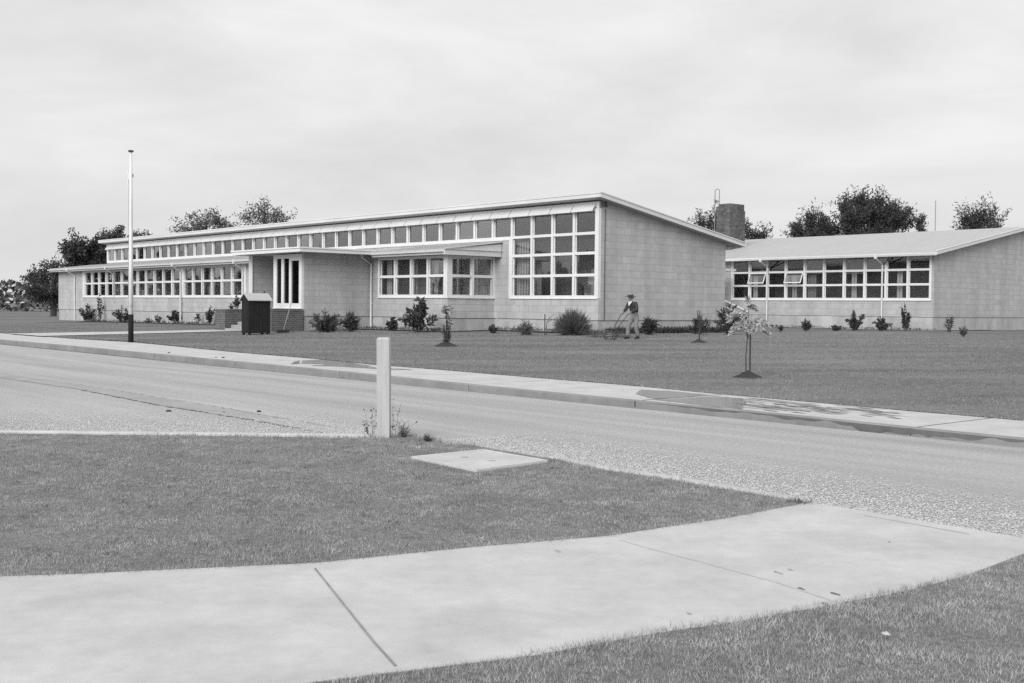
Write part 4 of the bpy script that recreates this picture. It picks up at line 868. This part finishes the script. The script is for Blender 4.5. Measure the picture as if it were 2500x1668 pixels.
# ------------------------------------------------------------------ trees beyond the school
def tree(name, label, px, ytop, dist, lobes, m='leaf_dark', n=900, leaf=(.22, .075), ground=0.3, trunk_r=.28, group='trees beyond the school', up=.2, tuft=.5, dens=22, elong=(.9, 1.9)):
    """lobes: (dx px, y px centre, half width px, half height px) measured on the photograph, given depth and clumps"""
    mpp = dist / 2764.0; hy = 748.6 + .00999 * (px - 1250); X0 = (px - 1250 - .00999 * (ytop - 830)) * mpp
    o = thing(name, label, 'tree', (X0, dist, ground), 0, group); cs, ds = [], []; mb = MB(); zmax = 0
    for dx, yc, hw, hh in lobes:
        c0 = np.array([dx * mpp, rng.normal(0, hw * mpp * .4), (hy - yc) * mpp + EYE - ground]); r = np.array([hw * mpp, hw * mpp * .9, hh * mpp]); zmax = max(zmax, c0[2])
        k = max(5, int(dens * (hw * hh) / 900)); tc_ = unit(rng.normal(0, 1, (k, 3))) * rng.uniform(.35, 1.0, k)[:, None] ** .6 * r + c0
        for q in tc_:
            m_ = max(12, int(n / 9)); ax = unit(unit(q - c0 + 1e-3) + np.array([0, 0, .35 + up]) + rng.normal(0, .3, 3)); p = unit(rng.normal(0, 1, (m_, 3))) * rng.uniform(0, 1, m_)[:, None] ** .5
            ln = tuft * rng.uniform(*elong); p = p * tuft * rng.uniform(.7, 1.3); p += ax * (p @ ax)[:, None] * (ln / tuft); cs.append(q + p * np.array([1, 1, .85]))
            ds.append(unit(ax * .7 + rng.normal(0, .7, (m_, 3))))
            mb.tube([tuple(c0 * .6 + q * .4), tuple(q)], [.035, .012], 4, cap=False)
        mb.tube([(c0[0] * .15, c0[1] * .15, c0[2] * .35), (c0[0] * .6, c0[1] * .6, c0[2] * .75), tuple(c0)], [trunk_r * .5, trunk_r * .3, trunk_r * .12], 6)
    mb.tube([(0, 0, -.3), (.1, 0, zmax * .35), (.0, 0, zmax)], [trunk_r * 1.3, trunk_r, trunk_r * .25], 8); mb.build('trunk', M['bark'], o)
    fast_mesh('crown', leaf_quads(np.concatenate(cs), np.concatenate(ds), *leaf), 4, M[m], o); return o
tree('leafy_tree', 'broad airy tree behind the roof, left of the taller one', 500, 520, 112, [(-50, 556, 28, 16), (-14, 540, 30, 22), (26, 538, 30, 18), (52, 550, 24, 16), (0, 575, 60, 30)], 'leaf_tree', 420, dens=20)
tree('leafy_tree', 'taller airy tree behind the roof with the highest crown', 640, 490, 110, [(0, 515, 26, 24), (-32, 532, 26, 18), (34, 526, 24, 16), (4, 545, 40, 22), (48, 540, 14, 10), (0, 580, 40, 34)], 'leaf_tree', 380, dens=16)
tree('dark_tree', 'small dark domed tree behind the left roof end', 283, 563, 118, [(0, 582, 26, 18), (-14, 596, 22, 18), (18, 592, 22, 16), (0, 625, 30, 30)], 'leaf_dark', 1300)
tree('dark_tree', 'dark twig tip of a tree just above the left roof', 345, 572, 120, [(0, 590, 12, 6), (14, 586, 8, 5), (0, 625, 20, 30)], 'leaf_dark', 900)
tree('dark_tree', 'dense dark evergreen at the left edge beside the wing', 215, 585, 102, [(-20, 610, 26, 24), (18, 612, 28, 22), (40, 632, 22, 26), (-5, 650, 50, 40), (0, 700, 56, 46), (-34, 640, 22, 30)], 'leaf_dark', 1500)
tree('dark_tree', 'dense dark evergreen beyond the left edge tree', 128, 640, 120, [(0, 662, 34, 20), (26, 676, 30, 22), (-28, 678, 30, 22), (0, 712, 50, 30)], 'leaf_dark', 1000)
tree('pine_tree', 'dark pine showing left of the brick chimney', 1722, 528, 100, [(-16, 543, 13, 9), (8, 548, 14, 10), (24, 540, 10, 12), (-5, 570, 34, 20)], 'leaf_dark', 700, up=.8, leaf=(.34, .045), elong=(1.4, 3.2))
tree('pine_tree', 'dark pine sloping down right of the brick chimney', 1830, 545, 98, [(-14, 562, 10, 14), (8, 574, 12, 8), (24, 580, 8, 6), (0, 600, 30, 18)], 'leaf_dark', 700, up=.8, leaf=(.34, .045), elong=(1.4, 3.2))
tree('pine_tree', 'lower ragged pine left of the largest dark tree', 1970, 521, 96, [(-36, 558, 10, 12), (-22, 566, 14, 14), (0, 536, 13, 12), (2, 556, 18, 14), (30, 548, 12, 10), (36, 562, 16, 14), (52, 568, 16, 10), (0, 578, 46, 14), (0, 598, 46, 20)], 'leaf_dark', 820, tuft=.4, dens=30, up=.8, leaf=(.34, .045), elong=(1.4, 3.2))
tree('pine_tree', 'largest dark pine above the classroom roof', 2112, 482, 95, [(-58, 498, 9, 12), (-52, 516, 15, 12), (-24, 490, 10, 12), (-14, 504, 18, 12), (-42, 538, 32, 18), (2, 524, 26, 18), (26, 500, 8, 12), (34, 516, 22, 14), (52, 540, 34, 14), (72, 514, 9, 9), (80, 528, 16, 10), (96, 546, 14, 6), (0, 560, 84, 14), (0, 600, 70, 26)], 'leaf_dark', 760, tuft=.36, dens=40, up=.8, leaf=(.34, .045), elong=(1.4, 3.2))
tree('pine_tree', 'thin spindly young pine right of the largest tree', 2239, 527, 94, [(2, 536, 5, 8), (-3, 550, 8, 8), (6, 562, 11, 7), (0, 590, 14, 22)], 'leaf_dark', 260, tuft=.17, dens=60, up=.8, leaf=(.34, .045), elong=(1.4, 3.2))
tree('pine_tree', 'dark pine at the right edge above the roof ridge', 2362, 518, 95, [(6, 536, 26, 16), (-20, 552, 22, 8), (30, 548, 34, 20), (10, 590, 50, 26)], 'leaf_dark', 800, up=.8, leaf=(.34, .045), elong=(1.4, 3.2))
cs = []                                                    # low hedgerow closing the open ground on the left
for k in range(60):
    bx1, by1 = -175 + k * 2.6, 190 + rng.normal(0, 2); n = 90; hh = rng.uniform(3.2, 5.6); cs.append(np.c_[bx1 + rng.normal(0, 1.6, n), by1 + rng.normal(0, 1.2, n), rng.uniform(0, 1, n) ** .8 * hh])
cs = np.concatenate(cs); kind(tag(fast_mesh('hedgerow', leaf_quads(cs, unit(rng.normal(0, 1, (len(cs), 3))), 1.1, .4), 4, M['leaf_tree']), 'low distant hedgerow across the open ground at far left', 'hedge'), 'stuff')
# dark shelter belt well off to the left, the wood mirrored in the windows
cs = []
for k in range(46):
    bx1 = -150 + rng.normal(0, 9); by1 = -25 + k * 4.2; hh = rng.uniform(6.5, 10.5) * (1.25 if k % 9 == 0 else 1)
    n = 420; zz = rng.uniform(0, 1, n) ** .8; r_ = 3.2 * np.sqrt(np.clip(1 - (zz - .25) ** 2 / .62, 0.02, 1)); a = rng.uniform(0, 6.28, n); cs.append(np.c_[bx1 + np.cos(a) * r_ * rng.uniform(.4, 1, n), by1 + np.sin(a) * r_, zz * hh])
cs = np.concatenate(cs); kind(tag(fast_mesh('shelter_belt', leaf_quads(cs, unit(rng.normal(0, 1, (len(cs), 3))), 1.5, .5), 4, M['leaf_dark']), 'far dark wood mirrored in the school windows', 'wood'), 'stuff')

# ------------------------------------------------------------------ the man with the push mower
def skin_mesh(name, nodes, edges, m, parent=None, sub=2):
    me = bpy.data.meshes.new(name); ks = list(nodes); me.from_pydata([nodes[k][0] for k in ks], [(ks.index(a), ks.index(b)) for a, b in edges], [])
    o = bpy.data.objects.new(name, me); C.objects.link(o); me.materials.append(m)
    sk = o.modifiers.new('skin', 'SKIN'); sk.use_smooth_shade = True
    for i, k in enumerate(ks):
        r = nodes[k][1]; me.skin_vertices[0].data[i].radius = (r, r) if not hasattr(r, '__len__') else r
        me.skin_vertices[0].data[i].use_root = (i == 0)
    sb_ = o.modifiers.new('sub', 'SUBSURF'); sb_.levels = sub; sb_.render_levels = sub
    if parent: o.parent = parent
    return o
mx_, my_, mz_ = on_lawn(1549, 828)
MAN_RZ = math.atan2(-.69, -.72)
J = dict(pelvis=((0, 0, .88), (.13, .10)), spine=((.04, 0, 1.06), (.13, .10)), chest=((.135, 0, 1.24), (.155, .11)), neckb=((.20, 0, 1.37), .06), neck=((.225, 0, 1.425), .052), jaw=((.265, 0, 1.475), (.062, .07)), head=((.258, 0, 1.56), (.078, .092)), crown=((.25, 0, 1.625), (.06, .07)),
         nose=((.366, 0, 1.51), .013), chin=((.325, 0, 1.45), .022))
Ed = [('pelvis', 'spine'), ('spine', 'chest'), ('chest', 'neckb'), ('neckb', 'neck'), ('neck', 'jaw'), ('jaw', 'head'), ('head', 'crown'), ('jaw', 'chin'), ('head', 'nose')]
for sd, sg, el, wr, kn, an, to in (('l', 1, (.17, .25, 1.11), (.43, .17, 1.0), (.07, .11, .46), (-.07, .11, .09), (.07, .12, .035)), ('r', -1, (.23, -.23, 1.11), (.45, -.17, 1.0), (.25, -.11, .48), (.26, -.11, .09), (.40, -.12, .035))):
    J['sh' + sd] = ((.16, .165 * sg, 1.32), .062); J['el' + sd] = (el, .043); J['wr' + sd] = (wr, .029); px_, py_, pz_ = wr[0] + .07, wr[1] - .01 * sg, wr[2] - .04; J['pa' + sd] = ((px_, py_, pz_), (.036, .02))
    J['hp' + sd] = ((0, .09 * sg, .83), .085); J['kn' + sd] = (kn, .056); J['an' + sd] = (an, .04); J['to' + sd] = (to, .034); J['ear' + sd] = ((.248, .088 * sg, 1.525), .016)
    Ed += [('chest', 'sh' + sd), ('sh' + sd, 'el' + sd), ('el' + sd, 'wr' + sd), ('wr' + sd, 'pa' + sd), ('pelvis', 'hp' + sd), ('hp' + sd, 'kn' + sd), ('kn' + sd, 'an' + sd), ('an' + sd, 'to' + sd), ('head', 'ear' + sd)]
    for i, (dy, ln) in enumerate(((-.027, .034), (-.009, .04), (.009, .038), (.027, .03))):
        J[f'f{i}a{sd}'] = ((px_ + .05, py_ + dy, pz_ - .005), .010); J[f'f{i}b{sd}'] = ((px_ + .058, py_ + dy, pz_ - ln), .009); J[f'f{i}c{sd}'] = ((px_ + .03, py_ + dy, pz_ - ln - .02), .008)
        Ed += [('pa' + sd, f'f{i}a{sd}'), (f'f{i}a{sd}', f'f{i}b{sd}'), (f'f{i}b{sd}', f'f{i}c{sd}')]
    J['tha' + sd] = ((px_ - .005, py_ - .045 * sg, pz_ - .01), .011); J['thb' + sd] = ((px_ + .025, py_ - .05 * sg, pz_ - .04), .009); Ed += [('pa' + sd, 'tha' + sd), ('tha' + sd, 'thb' + sd)]
man = skin_mesh('person', J, Ed, M['skin']); man.location = (mx_, my_, mz_); man.rotation_euler = (0, 0, MAN_RZ)
tag(man, 'person in a brimmed hat, dark pullover and pale trousers pushing a mower', 'person')
pj = {k: J[k] for k in ('pelvis', 'spine', 'chest', 'neckb', 'shl', 'shr', 'ell', 'elr', 'wrl', 'wrr')}
pj = {k: (v[0], tuple(np.atleast_1d(v[1]) * np.ones(2) + .028)) for k, v in pj.items()}; pj['pelvis'] = ((.01, 0, .92), (.165, .135)); pj['neckb'] = ((.195, 0, 1.355), (.07, .07)); pj['spine'] = ((.03, 0, 1.07), (.17, .145)); pj['wrl'] = (J['wrl'][0], (.042, .042)); pj['wrr'] = (J['wrr'][0], (.042, .042))
skin_mesh('pullover', pj, [('pelvis', 'spine'), ('spine', 'chest'), ('chest', 'neckb'), ('chest', 'shl'), ('chest', 'shr'), ('shl', 'ell'), ('shr', 'elr'), ('ell', 'wrl'), ('elr', 'wrr')], M['sweater'], man)
tj = dict(w=((0, 0, .93), (.14, .12)), p=((0, 0, .85), (.15, .125)), hl=((0, .095, .80), .105), hr=((.01, -.095, .80), .105), kl=(J['knl'][0], .085), kr=(J['knr'][0], .085), al=((-.07, .11, .10), .078), ar=((.255, -.11, .10), .078))
skin_mesh('trousers', tj, [('w', 'p'), ('p', 'hl'), ('p', 'hr'), ('hl', 'kl'), ('hr', 'kr'), ('kl', 'al'), ('kr', 'ar')], M['trousers'], man)
mb = MB(); mb.lathe([(.02, 1.735), (.075, 1.735), (.098, 1.70), (.104, 1.603), (.02, 1.602)], 20, (.255, 0, -.015), 1.08, .95); hat = mb.build('hat', M['felt'], man, smooth=True)
mb = MB(); mb.lathe([(.104, 1.618), (.20, 1.600), (.206, 1.592), (.198, 1.587), (.09, 1.598)], 20, (.255, 0, -.015), 1.08, .95); mb.build('brim', M['sweater'], hat, smooth=True)  # dark colour holds the shade on the brim's underside
mb = MB(); mb.lathe([(.1045, 1.622), (.107, 1.624), (.107, 1.65), (.1035, 1.65)], 20, (.255, 0, -.015), 1.08, .95); mb.build('hat_band', M['sweater'], man)
mb = MB()
for sg in (1, -1): mb.hexa([(.155, .055 * sg, 1.44), (.215, .075 * sg, 1.36), (.255, .012 * sg, 1.27), (.20, .0, 1.40), (.165, .065 * sg, 1.45), (.225, .085 * sg, 1.365), (.268, .014 * sg, 1.268), (.212, .002 * sg, 1.41)])
mb.hexa([(.20, -.04, 1.40), (.255, -.02, 1.25), (.255, .02, 1.25), (.20, .04, 1.40), (.215, -.04, 1.40), (.272, -.02, 1.25), (.272, .02, 1.25), (.215, .04, 1.40)]); mb.v = [(v[0] + .075, v[1], v[2] - .018) for v in mb.v]; mb.build('shirt_collar', M['shirt'], man)
for a_, t_ in (((-.07, .11, .09), (.07, .12, .035)), ((.26, -.11, .09), (.40, -.12, .035))):
    a_, t_ = Vector(a_), Vector(t_); mb = MB(); mb.tube([a_ + Vector((-.05, 0, -.04)), a_ + Vector((.0, 0, -.02)), (a_ + t_) / 2 + Vector((0, 0, -.005)), t_ + Vector((.02, 0, .01)), t_ + Vector((.05, 0, .0))], [.04, .052, .05, .045, .02], 10); mb.build('shoe', M['shoe'], man, smooth=True)
mb = MB()
for sg in (1, -1): mb.tube([(.08, .075 * sg, 1.56), (.11, .082 * sg, 1.50)], [.02, .012], 6)
mb.tube([(.085, -.07, 1.555), (.075, 0, 1.545), (.085, .07, 1.555)], .022, 6); mb.v = [(v[0] + .083, v[1], v[2] - .015) for v in mb.v]; mb.build('hair', M['hair'], man, smooth=True)
mow = thing('push_mower', 'long handled push mower held out ahead of the man', 'mower', (mx_, my_, mz_), MAN_RZ)
mb = MB()
for sg in (1, -1): mb.tube([(.50, .165 * sg, .935), (.60, .165 * sg, .90), (.66, .15 * sg, .84), (1.22, .07 * sg, .27), (1.32, .07 * sg, .14)], [.014, .014, .013, .013, .013], 8)
mb.tube([(1.12, -.085, .37), (1.12, .085, .37)], .012, 8); mb.build('handle_bars', M['darkmetal'], mow)
for sg in (1, -1): mb = MB(); mb.tube([(.44, .165 * sg, .955), (.54, .165 * sg, .92)], .019, 8); mb.build('grip', M['broomwood'], mow)
for sg in (1, -1):
    mb = MB(); n = 16
    mb.tube([(1.36 + .12 * math.cos(2 * math.pi * k / n), .2 * sg, .13 + .12 * math.sin(2 * math.pi * k / n)) for k in range(n + 1)], .018, 6)
    for k in range(4): mb.tube([(1.36, .2 * sg, .13), (1.36 + .12 * math.cos(k * 1.57), .2 * sg, .13 + .12 * math.sin(k * 1.57))], .009, 5)
    mb.build('wheel', M['darkmetal'], mow)
mb = MB()
for k in range(5):
    pts = [(1.36 + .085 * math.cos(2 * math.pi * k / 5 + q * .8), -.17 + .34 * q, .13 + .085 * math.sin(2 * math.pi * k / 5 + q * .8)) for q in np.linspace(0, 1, 7)]; mb.tube(pts, .008, 4)
mb.tube([(1.36, -.2, .13), (1.36, .2, .13)], .012, 6); mb.tube([(1.24, -.17, .04), (1.24, .17, .04)], .03, 8); mb.build('reel', M['metal'], mow)

# ------------------------------------------------------------------ damp patches, puddles, litter
def patch(name, label, px_pts, z, m, group=None, jag=.05, steps=7):
    pts = [np.array(at(*p, z)) for p in px_pts]; out = []
    for a, b in zip(pts, pts[1:] + pts[:1]):
        for k in range(steps): q = k / steps; out.append(a * (1 - q) + b * q + (rng.normal(0, jag, 2) * np.array([.6, 1]) if 0 < q else 0))
    c = np.mean(out, 0); mb = MB(); mb.add([(p[0] - c[0], p[1] - c[1], 0) for p in out], [tuple(range(len(out)))])
    o = mb.build(name, m, recalc=False); o.location = (c[0], c[1], z)
    if o.data.polygons[0].normal.z < 0: o.data.flip_normals()
    return tag(o, label, 'puddle', group)
FZ = .1022
patch('puddle', 'damp patch on the footpath just left of the white post', [(738, 880), (800, 877.5), (860, 886), (905, 893), (900, 898), (850, 893), (790, 889), (735, 888)], FZ, M['water'], 'damp patches on the far footpath', .03)
patch('puddle', 'long thin damp streak behind the white post', [(760, 893), (830, 887), (925, 897), (1010, 902), (940, 903), (900, 899), (830, 895)], FZ + .0012, M['water'], 'damp patches on the far footpath', .02)
patch('puddle', 'tiny dark wet spot at the left end of the patches', [(716, 884), (730, 880), (731, 888), (712, 889)], FZ + .0024, M['wet'], 'damp patches on the far footpath', .02)
patch('puddle', 'triangular damp slab between footpath joint and lawn', [(1552, 962), (1566, 951), (1640, 955), (1738, 965), (1650, 971), (1596, 974)], FZ, M['water'], 'damp patches on the far footpath', .03)
patch('puddle', 'large still puddle before the staked tree', [(1600, 976), (1668, 972), (1745, 967.5), (1812, 972), (1822, 984), (1812, 999), (1720, 990), (1640, 981)], FZ, M['water'], 'damp patches on the far footpath', .025)
mb = MB(); dS = np.array([-U[0], -U[1]])                  # drying streaks, too many and too feathery to count
for k in range(150):
    u = rng.beta(1.2, 1.6); px0 = 1815 + 400 * u; yc = 982 + .082 * (px0 - 1815) * 1.0; py0 = yc + rng.normal(2, 7) * (1 - .35 * u)
    if py0 > 1000.4 + (px0 - 1806) * .1095 - 3 or py0 < 968 + (px0 - 1820) * .0875 + 2: continue
    x, y = at(px0, py0, FZ); L_ = rng.uniform(.06, .42) * (1 - .4 * u); w = rng.uniform(.008, .035); n_ = np.array([dS[1], -dS[0]]); tl = dS + n_ * rng.normal(0.1, .12); zz = FZ + .0012 + .00002 * k
    c_ = np.array([x, y]); q = [c_ - tl * L_, c_ - tl * L_ * .3 + n_ * w * rng.uniform(.4, 1), c_ + tl * L_ * .4 + n_ * w, c_ + tl * L_, c_ + tl * L_ * .3 - n_ * w * rng.uniform(.3, 1), c_ - tl * L_ * .5 - n_ * w]
    mb.add([(a_[0], a_[1], zz) for a_ in q], [(0, 1, 2, 3, 4, 5)])
o = mb.build('damp_streaks', M['damp_edge'], recalc=False); kind(tag(o, 'feathery drying damp streaks on the footpath right of the puddle', 'damp streaks'), 'stuff')
# wet upper face of the kerb towards the right
mb = MB(); n = 90
for k in range(n):
    sa, sb2 = -21.6 - k * .085, -21.6 - (k + 1) * .085
    def kt(s_): return np.interp(-s_, [-4, 11, 19, 24, 27, 45], [-20.42, -20.68, -21.02, -21.06, -21.25, -21.6]) - .004
    def dep(s_): f = np.clip((-s_ - 21.6) / 4.0, 0, 1); return .088 - f * (.040 + .022 * math.sin(s_ * 5.1) + .016 * math.sin(s_ * 13.7 + 1)) - (.045 * f if math.sin(s_ * 1.9 + .6) > .55 else 0)
    a, b = W(sa, kt(sa)), W(sb2, kt(sb2)); mb.add([(a[0], a[1], dep(sa)), (b[0], b[1], dep(sb2)), (b[0], b[1], .089), (a[0], a[1], .089)], [(0, 1, 2, 3)])
o = mb.build('kerb_damp', M['wet'], recalc=False); kind(o, 'structure')
# damp footprints and scuffs on the near path
for i, (lab, cx0, cy0, w, h) in enumerate((('dark scuff mark beside the path joint, nearest the grass', 2016, 1475, 24, 9), ('dark scuff mark just above the joint scuff', 2038, 1450, 30, 7), ('faint footprint near the middle of the path right half', 1900, 1398, 32, 5), ('thin dark scrape along the path joint', 1955, 1437, 22, 5), ('faint footprint at the lower grass edge', 1748, 1518, 26, 7), ('faint footprint left of the lower grass edge', 1682, 1498, 16, 6), ('small dark speck on the path right end', 2171, 1323, 6, 4), ('faint footprint pair above the path joint', 1930, 1391, 18, 4), ('small faint smudge at the grass edge', 1362, 1346, 18, 5))):
    q = [(cx0 + w / 2 * math.cos(a) * rng.uniform(.6, 1.1), cy0 + h / 2 * math.sin(a) * rng.uniform(.5, 1.2) + .25 * w / 2 * math.cos(a)) for a in np.linspace(0, 6.28, 9)[:-1]]
    patch('scuff_mark', lab, q, .0372, M['wet'] if i in (0, 1, 3, 6) else M['channel'], 'scuffs and footprints on the near path', .004, 2)['category'] = 'scuff'
# clods on the road
for lab, px, py, r in (('dark clod on the road left of the channel', 412, 1005, .05), ('dark clod lying beside the dish channel', 547, 1008, .028), ('flat dark clod on the channel edge', 632, 1006, .05), ('pale stone in the gutter under the staked tree', 1846, 1021, .05), ('dark dropping on the footpath kerb edge, leftmost', 412, 862, .05), ('dark dropping on the footpath kerb edge, rightmost', 545, 874, .055), ('small dark dropping between the two larger ones', 527, 873, .035)):
    zz = .1 if py < 900 else 0; bx1, by1 = at(px, py, zz); mb = MB(); mb.lathe([(r * .4, 0), (r * .72, r * .12), (r * .6, r * .34), (r * .2, r * .5)], 9, sx=1.25)
    for i, v in enumerate(mb.v): mb.v[i] = (v[0] * rng.uniform(.8, 1.2), v[1] * rng.uniform(.8, 1.2), v[2])
    o = mb.build('clod', M['stone'] if 'pale' in lab else M['soil'], smooth=True); o.location = (bx1, by1, zz); o.rotation_euler = (0, 0, rng.uniform(0, 6)); tag(o, lab, 'clod', 'clods and stones on the road')
# pale fallen leaves on the verge
for lab, px, py in (('pale fallen leaf left of the verge middle', 517, 1265), ('curled pale fallen leaf right of the verge middle', 975, 1297), ('pale fallen leaf in the lower right grass', 2163, 1552), ('small pale fallen leaf by the path edge', 1180, 1315)):
    bx1, by1 = at(px, py, .06); mb = MB()
    mb.add([(-.04, 0, 0), (-.01, .022, .012), (.035, .006, .004), (.045, -.004, .012), (.0, -.02, .006)], [(0, 1, 4), (1, 2, 4), (2, 3, 4)]); o = mb.build('fallen_leaf', M['leaf_litter'], recalc=False); o.scale = (.7, .7, .7); o.location = (bx1, by1, .065); o.rotation_euler = (.2, .1, rng.uniform(0, 6)); tag(o, lab, 'leaf', 'fallen leaves on the grass')
